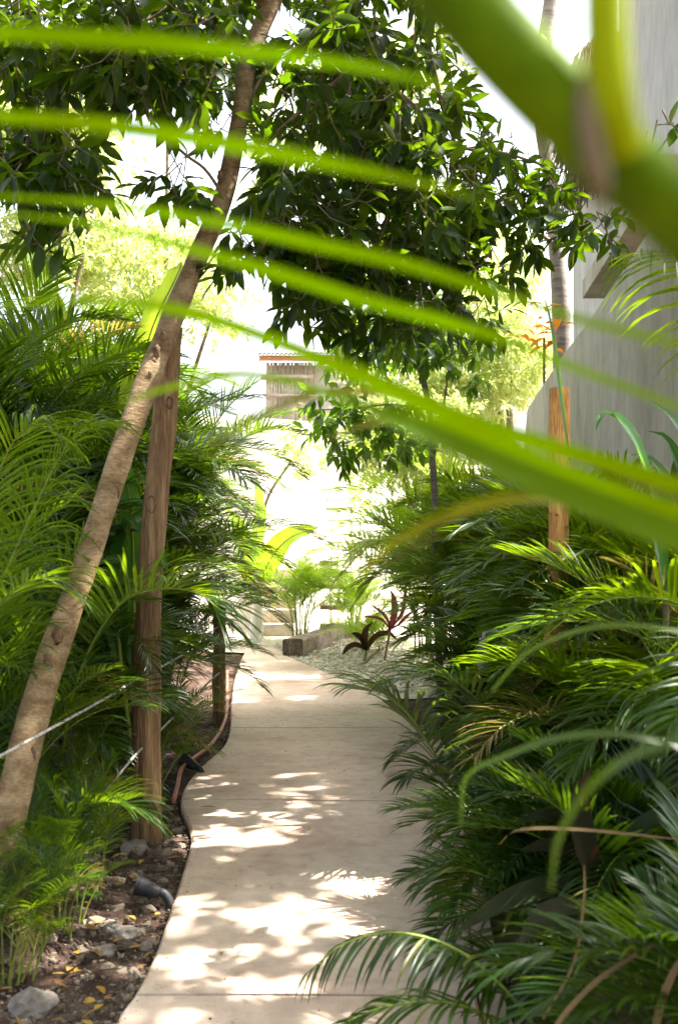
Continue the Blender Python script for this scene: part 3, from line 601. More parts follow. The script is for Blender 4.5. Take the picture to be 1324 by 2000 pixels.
for hx, hy, hr in zip(Hx, Hy, Hr): keep &= ~((((gx_-hx)/hr)**2+((gy_-hy)/(hr*1.3))**2 < 1).any(axis=1))
V = V[keep]; fb = ml.F[0][:6]-ml.F[0][0].min()
F = fb[None]+(np.arange(len(V))*12)[:, None, None]
ml = MB().add(V, F)
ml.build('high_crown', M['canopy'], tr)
# ------------------------------------------------------------------ other trees
def tree(label, name, tpts, trad, bark, crown, mat, nw, L, W, branches=(), hang=0.5, seg=3, nl=(6, 9), twig=.12, group=None, ux=0.0):
    b = tpts[0]; root = empty(name, label, 'tree' if 'shrub' not in name else 'shrub', (b[0], b[1], 0), group)
    q = smoothpath(tpts, 40); dk = np.linspace(0, 1, len(trad)); mb = MB(); tube(mb, q, np.interp(np.linspace(0, 1, 40), dk, trad), 14, wob=0.03, caps=False); mb.build('trunk', M[bark], root)
    for pts, r in branches: limb(pts, r, root)
    ml = MB(); whorls(ml, None, in_ellipses(crown, nw), L=L, W=W, hang=hang, seg=seg, nl=nl, twig=twig, up_bias=ux)
    ml.build('crown', M[mat], root); return root
tree('thin trunked green tree right of the hut, half way down the path', 'small_tree',
     [G(862, 1390)-[0, 0, .05], P(850, 1100, 9), P(848, 960, 9), P(843, 880, 9), P(838, 800, 9), P(822, 720, 9), P(816, 640, 9), P(830, 540, 9)], [.035, .03, .028, .026, .026, .026, .024, .015], 'bark2',
     [(770, 640, 130, 60, 8.4, 9.6), (690, 690, 70, 40, 8.6, 9.4, .8), (650, 790, 70, 35, 8.6, 9.4, .9), (700, 850, 90, 50, 8.6, 9.4, .9), (860, 650, 100, 60, 8.6, 9.6, .8), (790, 830, 80, 60, 8.6, 9.6, .6), (920, 720, 35, 40, 8.6, 9.4, .3), (660, 880, 50, 20, 8.6, 9.3, .5)], 'mid', 260, .125, .05,
     branches=[([P(845, 900, 9), P(865, 800, 9.1), P(880, 690, 9.2)], (.014, .006)), ([P(838, 800, 9), P(760, 790, 9), P(690, 800, 9), P(630, 800, 8.9)], (.010, .004)), ([P(822, 720, 9), P(760, 670, 9), P(700, 670, 9)], (.010, .004))], hang=.9)
tree('grey trunked tree beside the concrete tower edge, behind the wall', 'grey_trunk_tree',
     [np.array([P(1100, 1000, 12.6)[0], 12.6, 0]), P(1097, 760, 12.6), P(1097, 660, 12.6), P(1092, 560, 12.6), P(1085, 480, 12.6), P(1078, 380, 12.6), P(1060, 250, 12.6), P(1062, 100, 12.6), P(1075, 0, 12.6), P(1090, -150, 12.6)], [.12, .115, .112, .108, .09, .085, .085, .09, .08, .06], 'bark2',
     [(1000, 120, 90, 60, 11.5, 13, .5), (1040, -80, 180, 60, 11, 14), (1080, 100, 60, 70, 12, 12.6, .25), (900, 60, 120, 80, 12, 14, .6)], 'bright', 90, .12, .06, hang=.5,
     branches=[([P(1085, 480, 12.6), P(1040, 440, 12.3), P(980, 330, 12.2)], (.03, .01))])
# bright backdrop trees
def back_tree(label, base_px, base_py, d, crown, nw, L=.09, W=.04, mat='bright', name='broadleaf_tree', tops=(), group='sunlit trees behind the garden'):
    b = np.array([P(base_px, 1000, d)[0], d, 0.0]); t = P(*base_py)
    return tree(label, name, [b, b*0.5+t*0.5+np.array([.1, 0, 0]), t], [.07, .05, .03], 'bark2', crown, mat, int(nw*2.7), L*1.15, W*1.25, branches=[([t*(.5)+b*.5, P(c[0], c[1], (c[4]+c[5])/2)], (.05, .015)) for c in crown[:4]], hang=.5, group=group, seg=2, nl=(8, 12), twig=.3)
back_tree('sunlit yellow green tree behind the top left corner of the canopy', 80, (90, 400, 13), 13, [(60, 240, 140, 120, 12, 14.5), (150, 150, 100, 70, 12, 14, .6), (40, 470, 120, 70, 12, 14), (200, 330, 50, 110, 12, 14, .4)], 420)
back_tree('sunlit pale tree directly behind the big broken leaf, left', 330, (310, 560, 15), 15, [(300, 530, 150, 100, 14, 16.5), (180, 470, 70, 80, 14, 16, .8), (420, 600, 60, 60, 14, 16, .5), (330, 120, 120, 60, 14, 16, .4)], 420)
back_tree('bright tree seen through the canopy above the leaning trunk', 790, (760, 250, 19), 19, [(640, 230, 170, 120, 18, 21, .5), (800, 120, 90, 70, 18, 21, .7), (500, 380, 90, 40, 18, 20, .3), (790, 420, 180, 100, 18, 21, .6)], 420)
back_tree('bright feathery tree between the small tree and the tower', 985, (985, 640, 14.5), 14.5, [(1000, 690, 95, 90, 13.5, 15.5), (940, 620, 80, 60, 13.5, 15.5), (900, 760, 110, 60, 13.5, 15.5), (960, 500, 120, 60, 14, 16, .6), (840, 720, 60, 110, 13.5, 15.5, .6)], 620, L=.12, W=.028)
back_tree('bright green shrubby tree behind the small tree, right of the white wall', 865, (800, 860, 13), 13.2, [(760, 850, 90, 70, 12, 14.5), (850, 850, 80, 90, 12, 14, .8), (730, 740, 50, 70, 13, 15, .5)], 330, L=.08, W=.035)
tree('sunlit round bush in front of the white wall beside the hut', 'round_shrub', [np.array([P(505, 0, 16)[0], 16, 0.0]), P(515, 1000, 16), P(575, 890, 16)], [.03, .025, .02], 'bark2', [(590, 880, 60, 45, 15.5, 16.6), (700, 930, 35, 60, 15.5, 16.4, .6)], 'bright', 120, .10, .045, hang=.4, seg=2)
# orange leaved plant
root = empty('orange_shrub', 'orange leaved shrub against the grey trunk beside the tower', 'shrub', (P(1062, 0, 12.0)[0], 12.0, 0)); mb = MB(); b = P(1062, 660, 12.0)
tube(mb, smoothpath([np.array([b[0], 12, 0]), b], 6), .015, 6, caps=False); mb.build('stem', M['twig'], root); mb = MB()
for _ in range(26):
    c = b+np.array([random.gauss(0, .10), random.gauss(0, .1), random.uniform(-.15, .40)]); a = random.uniform(0, 6.3)
    leaf_at(mb, c, random.uniform(.14, .25), .07, a, random.uniform(-.2, .8), random.uniform(-.5, .5), .5, seg=5, fold=.25)
mb.build('foliage', M['orange'], root)
# ------------------------------------------------------------------ right building
bd = empty('stair_building', 'grey stucco building with an outside stair, right edge of the view', 'building', (2.2, 8, 0))
def PX(px, py, X):           # point at given X plane
    d = X*FPX/(px-CX); return np.array([X, d, CH-(py-HY)*d/FPX])
pr = [PX(1029, 800, 2.0), PX(1092, 703, 2.0), PX(1152, 624, 2.0), PX(1235, 500, 2.0), PX(1290, 415, 2.0), PX(1400, 240, 2.0)]
pr = [np.array([2.0, 13.4, 0.2]), np.array([2.0, 12.0, 1.7])]+pr
MB_ = MB(); prism(MB_, [(p, np.array([2.0, p[1], -0.15])) for p in pr], (0.16, 0, 0)); MB_.build('stair_parapet', M['wall'], bd, smooth=False)
mb = MB(); a0 = PX(1137, 583, 2.165); a1 = PX(1248, 405, 2.165); a2 = a1+(a1-a0)*.25
b0, b1, b2 = [np.array([2.69, p[1], p[2]+.0]) for p in (a0, a1, a2)]
V = []; 
for pa, pb in ((a0, b0), (a1, b1), (a2, b2)):
    V += [pa, pb, pa+[0, 0, .16], pb+[0, 0, .16]]
mb.add(np.array(V), [[0, 1, 5, 4], [2, 6, 7, 3], [0, 4, 6, 2], [1, 3, 7, 5], [4, 5, 9, 8], [6, 10, 11, 7], [4, 8, 10, 6], [5, 7, 11, 9], [0, 2, 3, 1], [8, 9, 11, 10]])
mb.build('stair_flight', M['wall'], bd, smooth=False)
Xt = 2.7; e1 = PX(1119, 500, Xt)[1]; e2 = PX(1207, 100, Xt)[1]; zt = PX(1119, 385, Xt)[2]
mb = MB(); box(mb, (Xt+1.2, (e1+8.2)/2, zt/2-.05), (2.4, e1-8.2, zt+.1)); mb.build('lower_tower', M['wall_up'], bd, smooth=False)
mb = MB(); box(mb, (Xt+1.2, (e2+7.6)/2, zt+.85), (2.396, e2-7.6, 1.7)); mb.build('upper_tower', M['wall_up'], bd, smooth=False)
# thatch on the tower's lower shoulder
tb = MB()
c0 = PX(1165, 60, Xt+.1)
c0 = P(1200, 30, 11.2)
for r_ in range(16):
    for k_ in range(90):
        u = random.random(); s = np.array([P(1195, 40, 11)[0]+.25-.62*r_/16+random.gauss(0, .02), 10.3+1.5*u, P(1195, 30, 11)[2]-.95*r_/16+random.gauss(0, .03)])
        e = s+np.array([-random.uniform(.05, .20), random.gauss(0, .05), -random.uniform(.30, .55)])
        tube(tb, np.array([s, e]), .006, 3, caps=False)
for k_ in range(1500):
    px_ = random.uniform(1112, 1225); s = P(px_, 60+max(0, 1170-px_)*1.0+240*random.random()**1.2, random.uniform(10.7, 11.9)); e = s+np.array([-random.uniform(-.03, .14), random.gauss(0, .05), -random.uniform(.3, .5)])
    tube(tb, np.array([s, e]), .008, 3, caps=False)
tb.build('thatch_eave', M['thatch'], bd)
# ------------------------------------------------------------------ far courtyard
D = 17.5
w = MB(); WL = [(-3.6, 15.9), (-1.2, 17.0), (1.0, 18.6), (3.6, 20.6)]
prism(w, [((x_, y_, 3.35), (x_, y_, -.1)) for x_, y_ in WL], (-.14, .21, 0))
o = w.build('white_wall', M['white'], smooth=False, loc=(0, D, 0)); tag(o, 'sunlit white courtyard wall closing the end of the path', 'wall')
# hut
H = 21.0; hut = empty('stick_hut', 'raised hut with stick cladding and tin roof above the white wall', 'hut', (P(620, 0, H)[0], H, 0))
mb = MB(); a, b = P(520, 780, H), P(720, 780, H)
box(mb, ((a[0]+b[0])/2, H+.6, a[2]/2+1.9), (b[0]-a[0]-.1, 1.0, a[2]+.0)); mb = MB(); box(mb, ((a[0]+b[0])/2, H+.65, (P(0, 712, H)[2])/2), (b[0]-a[0]-.1, 1.1, P(0, 712, H)[2])); mb.build('wall', M['white'], hut, smooth=False)
mb = MB()
for k_ in range(32):
    px = 520+94*k_/31+random.uniform(-1.2, 1.2); tube(mb, smoothpath([P(px+random.uniform(-1.5, 1.5), 840, H+.03), P(px, 770, H), P(px+random.uniform(-1.5, 1.5), 708, H)], 5), .017*random.uniform(.7, 1.2), 5)
mb.build('stick_cladding', M['stickwood'], hut)
mb = MB(); tube(mb, [P(510, 737, H-.08), P(612, 735, H-.08)], .045, 6); tube(mb, [P(515, 772, H-.08), P(725, 772, H-.08)], .03, 6); mb.build('rail', M['stickwood'], hut)
mb = MB(); c = (P(508, 698, H-.3)+P(740, 701, H-.3))/2; box(mb, c, (P(740, 0, H)[0]-P(508, 0, H)[0], .06, .10)); mb.build('fascia', M['fascia'], hut, smooth=False)
mb = MB(); nx = 60; x0, x1 = P(500, 0, H-.4)[0], P(750, 0, H-.4)[0]; zf = P(0, 692, H-.4)[2]; V = []
for yy_, zz in ((H-.42, 0), (H+1.8, .42)):
    for th_ in (0, .03):
        for k_ in range(nx): V.append([x0+(x1-x0)*k_/(nx-1), yy_, zf+zz+th_+.02*cos(k_*pi)])
V = np.array(V); F = []
for k_ in range(nx-1):
    F += [[k_, 2*nx+k_, 2*nx+k_+1, k_+1], [nx+k_, nx+k_+1, 3*nx+k_+1, 3*nx+k_], [k_, k_+1, nx+k_+1, nx+k_]]
mb.add(V, F); mb.build('roof', M['tin'], hut, smooth=False)
# steps beside the wall
st = empty('stone_steps', 'rough stone steps climbing behind the small courtyard palm', 'steps', (P(540, 0, 16)[0], 16, 0))
for k_ in range(5):
    mb = MB(); z = .03+.19*k_; y = 15.6+.3*k_; x = P(537, 0, 16)[0]; box(mb, (x, y+.2, z+.08), (.62, .45, .2), jit=.008); mb.build('step', M['step'], st, smooth=False)
mb = MB(); box(mb, (P(537, 0, 16)[0], 17.2, .95), (.6, .1, .12), jit=.008)
# stick ladder
ld = empty('stick_ladder', 'rustic pole ladder with crooked rungs leaning on the white wall', 'ladder', (P(675, 0, 16.6)[0], 16.6, 0))
for pts, r in [([G(650, 1236)+[0, -.0, 0], P(648, 1120, 16.4), P(656, 990, 17.2)], .045), ([G(664, 1236), P(662, 1100, 16.6), P(665, 985, 17.2)], .035), ([G(690, 1236), P(690, 1080, 16.7), P(692, 925, 17.2)], .06), ([G(706, 1236), P(706, 1080, 16.7), P(706, 925, 17.2)], .04)]:
    mb = MB(); p_ = smoothpath([np.array([pts[0][0], 16.0, 0]), pts[1], pts[2]], 12); tube(mb, p_, r, 8, wob=.06); mb.build('upright', M['stickwood'], ld)
for i_, (ax_, ay, bx_, by) in enumerate([(636, 975, 705, 969), (636, 993, 700, 988), (640, 1017, 712, 1008), (641, 1060, 706, 1050)]):
    mb = MB(); dd_ = 16.9-.12*i_; tube(mb, smoothpath([P(ax_, ay, dd_-.2), P((ax_+bx_)/2, (ay+by)/2+2, dd_-.2), P(bx_, by, dd_-.2)], 8), .028, 7, wob=.08); mb.build('rung', M['stickwood'], ld)
for i_, (x_, y_, w_) in enumerate([(642, 1100, 30), (650, 1144, 44), (650, 1186, 40), (655, 1222, 50)]):
    mb = MB(); c = P(x_, y_, 16.0-.1*i_); box(mb, c, (w_*16/2100*1.2, .25, .07), jit=.006); mb.build('tread', M['oldlog'], ld, smooth=False)
# log edging
lg = empty('log_beam', 'squared grey log with a split end beside the far path', 'log', tuple(G(563, 1278)))
a = G(572, 1281)+[0, 0, .10]; b = G(735, 1228)+[0, 0, .12]; dirv = nrm(b-a); sd = nrm(np.cross([0, 0, 1.0], dirv)); mb = MB(); nseg = 14; V = []; L_ = np.linalg.norm(b-a)
for s in range(nseg):
    p = a+dirv*L_*s/(nseg-1)
    for th in np.linspace(0, 2*pi, 16, endpoint=False):
        c_, s_ = cos(th), sin(th); rx = .14*np.sign(c_)*abs(c_)**.35; rz = .115*np.sign(s_)*abs(s_)**.35
        V.append(p+sd*rx*(1+random.gauss(0, .025))+np.array([0, 0, rz*(1+random.gauss(0, .03))]))
V = np.array(V); F = [[s*16+j, s*16+(j+1) % 16, (s+1)*16+(j+1) % 16, (s+1)*16+j] for s in range(nseg-1) for j in range(16)]
cc = len(V); V = np.vstack([V, a]); F += [[cc, 2*j, (2*j+1) % 16, (2*j+2) % 16] for j in range(8)]
mb.add(V, F); mb.build('beam', M['oldlog'], lg, smooth=False)
mb = MB()
for k_ in range(9):
    u = -.115+.23*k_/8; p = a-dirv*.004+sd*u; tube(mb, [p+[0, 0, -.09], p+[random.gauss(0, .004), 0, .0], p+[0, 0, .10]], .0035, 4)
mb.build('end_crack', M['black'], lg)
# pale sacks / white stems behind left palms: upright white banana trunks
def banana(label, x, y, leaves, trunkh=1.0, tr_=.08, mat='banana', stemmat='white', name='banana_plant'):
    root = empty(name, label, 'banana plant', (x, y, 0)); mb = MB()
    tube(mb, smoothpath([[x, y, -.02], [x+.02, y, trunkh*.5], [x+.03, y, trunkh]], 10), [tr_*(1-.4*t/9) for t in range(10)], 12, wob=.03, caps=False); mb.build('trunk', M[stemmat], root)
    for pts, W_, roll in leaves:
        q = smoothpath(pts, 22); T = nrm(np.gradient(q, axis=0)); m = MB(); V = []
        nv = np.asarray(roll, float); ws = np.interp(np.linspace(0, 1, 22), [0, .22, .3, .45, .7, .9, 1], [.04, .05, .7, 1, .95, .6, .02])*W_
        for i_ in range(22):
            sv = nrm(np.cross(T[i_], nv)); up_ = np.cross(sv, T[i_])
            for j_, u in enumerate(np.linspace(-1, 1, 9)):
                wv = .012*sin(i_*2.1+j_)*abs(u)
                V.append(q[i_]+sv*ws[i_]*u+up_*(ws[i_]*.28*abs(u)+wv))
        F = [[i_*9+j_, i_*9+j_+1, (i_+1)*9+j_+1, (i_+1)*9+j_] for i_ in range(21) for j_ in range(8)]
        m.add(np.array(V), F); m.build('leaf', M[mat], root)
        m = MB(); tube(m, q, np.linspace(.016, .003, 22), 6, caps=False); m.build('midrib', M['rachis'], root)
    return root
banana('young banana plant with one lit yellow green leaf before the white wall', P(500, 0, 15)[0], 15.0, [([P(500, 1200, 15), P(520, 1110, 15), P(560, 1055, 14.9), P(622, 1030, 14.7)], .17, (0.25, -.75, .6)), ([P(500, 1200, 15), P(498, 1080, 15), P(505, 1000, 15.1), P(500, 930, 15.2)], .13, (.8, -.6, .1)), ([P(500, 1200, 15), P(480, 1120, 15), P(470, 1040, 15), P(440, 990, 15)], .13, (.4, -.7, .5))], 1.0, .10)
banana('tall banana plant with a pale torn leaf rising behind the left palms', P(230, 0, 8.2)[0], 8.2, [([P(230, 1100, 8.2), P(250, 850, 8.1), P(295, 650, 8), P(345, 540, 7.9), P(356, 512, 7.9)], .115, (-.3, -.9, .3)), ([P(230, 1100, 8.2), P(170, 800, 8.3), P(95, 580, 8.4), P(40, 450, 8.4)], .11, (.8, -.55, .2))], 1.3, .08, stemmat='cane')
banana('broad leaved plant behind the tall left post with a pleated leaf', P(262, 0, 5.9)[0], 5.9, [([P(262, 1500, 5.9), P(262, 1200, 5.9), P(256, 1000, 5.8), P(232, 860, 5.7)], .07, (.3, -.9, .2)), ([P(262, 1500, 5.9), P(230, 1200, 5.8), P(262, 1010, 5.6), P(330, 1120, 5.3)], .075, (0, -.6, .8))], .5, .03, mat='strap', stemmat='cane')
# ------------------------------------------------------------------ palms, left bed
LP_ = [
 ('tall dense palm clump filling the upper left behind the trunk', -2.5, 6.6, 2.3, 'fine', 15, 6, 1.05, .55),
 ('tall dark palm clump just right of the leaning trunk, behind the post', -1.8, 7.6, 1.9, 'fine', 12, 6, 1.05, .4),
 ('dark palm clump overhanging the path from the left, fronds reaching the hut', -1.55, 9.0, 2.1, 'fine', 12, 6, 1.05, .35),
 ('palm clump behind the overhanging one, left of the path bend', -1.8, 10.8, 1.9, 'fine', 9, 5, 1.0, .35),
 ('palm clump at the far left end of the path beside the banana plant', -2.2, 12.4, 1.1, 'fine', 7, 4, .8, .3),
 ('tall palm clump at the left edge of the view behind long fronds', -3.0, 8.3, 2.7, 'fine', 12, 6, 1.3, .5),
 ('palm clump with upright fronds at the left frame edge, mid distance', -2.4, 5.5, 1.3, 'areca_blue', 9, 5, .95, .35),
 ('bushy palm behind the leaning trunk at knee height', -1.95, 5.3, .8, 'fine', 10, 5, .85, .35),
 ('low palm clump filling the gap between trunk and tall post', -1.75, 5.9, .9, 'fine', 9, 5, .75, .3),
 ('low palm just beyond the tall post beside the copper pipe', -1.45, 6.7, .8, 'fine', 9, 5, .7, .25),
 ('low palm arching over the left path edge near the short dark post', -1.3, 8.0, .9, 'fine', 8, 5, .65, .2),
 ('thin stemmed palm clump in the bed left of the near spotlight', -1.10, 4.1, .36, 'grass', 22, 4, .36, .24),
 ('thin stemmed palm clump at the foot of the leaning trunk', -1.24, 4.5, .42, 'grass', 20, 3, .36, .2),
 ('small palm clump in front of the tall post base', -1.32, 5.0, .36, 'grass', 14, 3, .34, .1),
 ('small palm in the bottom left corner beside the boulder', -1.16, 3.72, .22, 'grass', 16, 4, .36, .2),
 ('grassy palm stems crowding the left edge under the upper rope', -1.6, 4.5, .7, 'grass', 18, 4, .70, .22),
 ('grassy palm tuft between the tall post and the copper pipe', -1.12, 6.1, .4, 'grass', 14, 3, .5, .14),
 ('long grassy palm clump left of the leaning trunk at eye level', -1.95, 4.7, 1.1, 'grass', 16, 4, 1.0, .35),
 ('leafy palm far behind the left clumps, top lit by sun', -2.6, 10.5, 2.9, 'fine', 10, 5, 1.2, .5),
 ('tall fine palm in the gap between leaning trunk and post', -2.0, 8.8, 2.5, 'fine', 12, 6, 1.1, .4),
 ('tall palm rising behind the left edge clumps, tips against the pale trees', -3.7, 7.2, 2.6, 'fine', 12, 6, 1.2, .5),
 ('tall shaded palm just left of the leaning trunk, mid height', -2.15, 5.9, 1.5, 'fine', 10, 5, .9, .35),
 ('palm clump beyond the trunk filling the space under the rope', -2.1, 6.0, .5, 'areca_blue', 8, 5, .9, .35),
]
for lab, x, y, h, kind, nc, nf, fs, sp in LP_:
    palm(lab, x, y, h, kind, nc, nf, fs, sp, group='palms in the left bed', caner=.010 if h > .9 else (.0038 if kind == 'grass' else .0052), lean=.3 if kind == 'grass' else .12)
RP_ = [
 ('low palm spilling over the right path edge, middle distance', 1.2, 7.0, .75, 'areca_blue', 9, 5, .8, .3),
 ('palm clump standing right of the peeled orange post, against the wall', 1.8, 6.1, 1.2, 'areca', 9, 5, .95, .3),
 ('palm clump with long arching fronds beside the frayed rope', 1.25, 8.3, 1.25, 'areca', 10, 5, 1.0, .3),
 ('palm clump left of the thin orange pole, fronds reaching the ladder', 1.5, 9.8, 1.6, 'areca', 10, 5, 1.0, .3),
 ('palm clump against the grey stucco wall behind the peeled post', 1.7, 8.3, 1.3, 'broad', 8, 5, 1.05, .2),
 ('tall yellow green palm behind the gravel, screening the pole ladder', 1.0, 12.6, 1.5, 'sun', 10, 5, 1.15, .3),
 ('palm clump at the far right of the white gravel', 1.75, 11.6, .9, 'areca', 8, 5, .85, .3),
 ('broad leaved palm low against the wall at the right frame edge', 1.8, 5.2, 1.1, 'areca', 8, 5, 1.0, .25),
 ('palm clump in the right bed nearest the path kerb', 1.0, 4.9, .3, 'areca_blue', 10, 4, .55, .2),
 ('palm clump in the bottom right corner behind dry stalks', 1.05, 3.6, .35, 'areca_blue', 9, 4, .6, .25),
 ('dim palm clump filling the lower right frame edge', 1.55, 4.2, .9, 'areca', 8, 4, .85, .25),
 ('small arching palm spilling over the kerb at the lower right path edge', .86, 4.05, .28, 'areca_blue', 9, 4, .55, .12),
 ('long fronded palm low in front of the sagging right rope', 1.42, 4.6, .55, 'areca', 10, 5, .8, .22),
 ('dark low palm filling the bottom right corner, nearest the camera', 1.05, 2.75, .25, 'areca_blue', 8, 4, .55, .25),
 ('shaded palm low behind the dark cordyline', 1.35, 3.9, .35, 'fine', 9, 5, .65, .3),
 ('bushy low palm just behind the peeled post', 1.35, 6.6, .45, 'areca_blue', 9, 5, .7, .25),
 ('shaded palm crowding the wall foot right of the peeled post', 1.75, 6.6, 1.3, 'areca', 10, 5, .9, .25),
 ('palm clump between gravel and wall with sunlit tips', 1.55, 10.2, 1.5, 'broad', 6, 5, 1.0, .3),
]
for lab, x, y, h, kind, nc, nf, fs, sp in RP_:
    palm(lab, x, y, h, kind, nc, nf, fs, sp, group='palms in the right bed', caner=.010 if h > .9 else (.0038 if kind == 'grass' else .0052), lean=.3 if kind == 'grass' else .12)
palm('small bright palm in the sun before the stone steps', P(585, 0, 14.9)[0], 14.9, .75, 'sun', 9, 4, .75, .2, lean=.1)
palm('small sunlit palm growing beside the pole ladder', P(690, 0, 15.2)[0], 15.2, .55, 'sun', 7, 4, .65, .2, lean=.1)
palm('low sunlit palm on the gravel before the red cordyline', P(725, 0, 13.6)[0], 13.6, .2, 'sun', 6, 4, .55, .2, lean=.1)
# hero fronds
def hero(label, base, specs, mat='areca', group=None, name='arching_palm', **kw):
    root = empty(name, label, 'palm', (base[0], base[1], 0), group)
    for sp in specs:
        pts, opt = sp; q = smoothpath(pts, 26); ml, mr = MB(), MB(); a = dict(kw); a.update(opt)
        frond(ml, mr, q, **a); fo = ml.build('frond', M[a.pop('mat', mat) if False else mat], root)
        m = MB(); m.V = mr.V; m.F = mr.F; m.n = mr.n; m.build('rachis', M['rachis'], fo)
    return root
hero('palm whose lit feathery frond fans right across the tall post', P(120, 1500, 4.8), [([P(110, 1560, 4.9), P(150, 1330, 4.8), P(230, 1185, 4.7), P(320, 1150, 4.6), P(400, 1165, 4.55), P(430, 1205, 4.5)], dict(L=.50, nl=46, W=.016, start=.3, lift=.5, droop=.45))], 'areca')
hero('low palm with one sunlit frond drooping over the left bed', P(60, 1700, 4.3), [([P(40, 1760, 4.3), P(90, 1640, 4.2), P(170, 1575, 4.15), P(240, 1570, 4.1), P(300, 1610, 4.1)], dict(L=.26, nl=40, W=.013, start=.25, lift=.4, droop=.5))], 'areca')
hero('palm with dark leaning frond over the right of the path', P(900, 1600, 5.3), [
    ([P(935, 1680, 5.3), P(890, 1560, 5.2), P(830, 1440, 5.1), P(760, 1360, 5.0), P(690, 1345, 4.95)], dict(L=.44, nl=30, W=.020, start=.25, lift=.25, droop=.55)),
    ([P(935, 1680, 5.3), P(900, 1590, 5.2), P(870, 1520, 5.1), P(830, 1500, 5.0), P(790, 1520, 4.95)], dict(L=.30, nl=22, W=.020, start=.2, lift=.2, droop=.5)),
    ([P(935, 1680, 5.3), P(960, 1500, 5.2), P(940, 1380, 5.1), P(860, 1320, 5.0), P(770, 1330, 4.95)], dict(L=.42, nl=30, W=.020, start=.25, lift=.25, droop=.6))], 'areca_blue')
hero('near palm with combed frond arching over the bottom of the path', P(1060, 1990, 3.2), [
    ([P(1090, 2080, 3.1), P(1010, 1960, 3.1), P(900, 1860, 3.1), P(780, 1822, 3.1), P(680, 1840, 3.1), P(600, 1900, 3.1)], dict(L=.23, nl=34, W=.015, start=.2, lift=-.35, droop=.6, ang=(80, 40))),
    ([P(1090, 2080, 3.2), P(1000, 2010, 3.1), P(880, 1960, 3.0), P(760, 1965, 3.0), P(680, 1995, 3.0)], dict(L=.22, nl=30, W=.014, start=.2, lift=.0, droop=.6)),
    ([P(1120, 2080, 3.3), P(1060, 1960, 3.25), P(980, 1880, 3.2), P(900, 1870, 3.2), P(850, 1910, 3.2)], dict(L=.24, nl=28, W=.016, start=.2, lift=.2, droop=.6)),
    ([P(1150, 2080, 3.5), P(1100, 1900, 3.5), P(1030, 1800, 3.45), P(950, 1780, 3.4), P(890, 1830, 3.4)], dict(L=.26, nl=28, W=.016, start=.2, lift=.2, droop=.6)),
    ([P(1090, 2080, 3.6), P(1050, 1850, 3.6), P(960, 1720, 3.6), P(880, 1700, 3.6), P(830, 1730, 3.6)], dict(L=.26, nl=26, W=.018, start=.3, lift=.3, droop=.6))], 'areca_blue')
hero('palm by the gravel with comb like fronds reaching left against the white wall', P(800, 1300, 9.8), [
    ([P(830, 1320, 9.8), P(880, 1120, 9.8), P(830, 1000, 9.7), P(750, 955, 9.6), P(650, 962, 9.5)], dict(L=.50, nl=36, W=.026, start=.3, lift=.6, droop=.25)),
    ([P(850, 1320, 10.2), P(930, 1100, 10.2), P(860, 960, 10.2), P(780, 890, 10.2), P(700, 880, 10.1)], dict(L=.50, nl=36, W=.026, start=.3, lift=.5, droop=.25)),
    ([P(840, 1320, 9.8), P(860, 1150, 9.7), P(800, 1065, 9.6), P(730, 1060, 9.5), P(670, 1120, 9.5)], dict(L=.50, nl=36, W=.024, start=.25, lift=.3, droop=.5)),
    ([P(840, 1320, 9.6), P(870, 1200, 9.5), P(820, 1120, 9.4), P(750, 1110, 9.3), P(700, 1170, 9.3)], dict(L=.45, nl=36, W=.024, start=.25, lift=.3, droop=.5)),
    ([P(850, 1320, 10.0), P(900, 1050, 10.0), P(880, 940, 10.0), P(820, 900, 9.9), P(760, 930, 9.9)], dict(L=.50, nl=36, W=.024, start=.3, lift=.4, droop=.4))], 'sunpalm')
hero('long leaved palm at the left frame edge with drooping yellow green leaflets', P(-120, 1500, 4.2), [
    ([P(-120, 1500, 4.2), P(-60, 1150, 4.1), P(0, 920, 4.0), P(60, 830, 3.9), P(110, 850, 3.9)], dict(L=.42, nl=48, W=.012, start=.25, lift=.1, droop=1.0)),
    ([P(-120, 1500, 4.4), P(-20, 1200, 4.3), P(60, 1010, 4.2), P(140, 860, 4.2), P(215, 830, 4.2)], dict(L=.42, nl=48, W=.011, start=.25, lift=.1, droop=1.0)),
    ([P(-120, 1500, 4.4), P(-60, 1300, 4.0), P(0, 1180, 3.9), P(80, 1130, 3.8), P(140, 1160, 3.8)], dict(L=.40, nl=34, W=.012, start=.25, lift=.2, droop=.8))], 'areca')
hero('palm in front of the tower with long curved leaflets hanging at right', P(1420, 1200, 3.8), [
    ([P(1500, 1300, 3.8), P(1480, 800, 3.7), P(1400, 560, 3.6), P(1330, 500, 3.55), P(1250, 490, 3.5)], dict(L=.42, nl=26, W=.012, start=.45, lift=-.1, droop=.9, ang=(75, 50)))], 'areca')
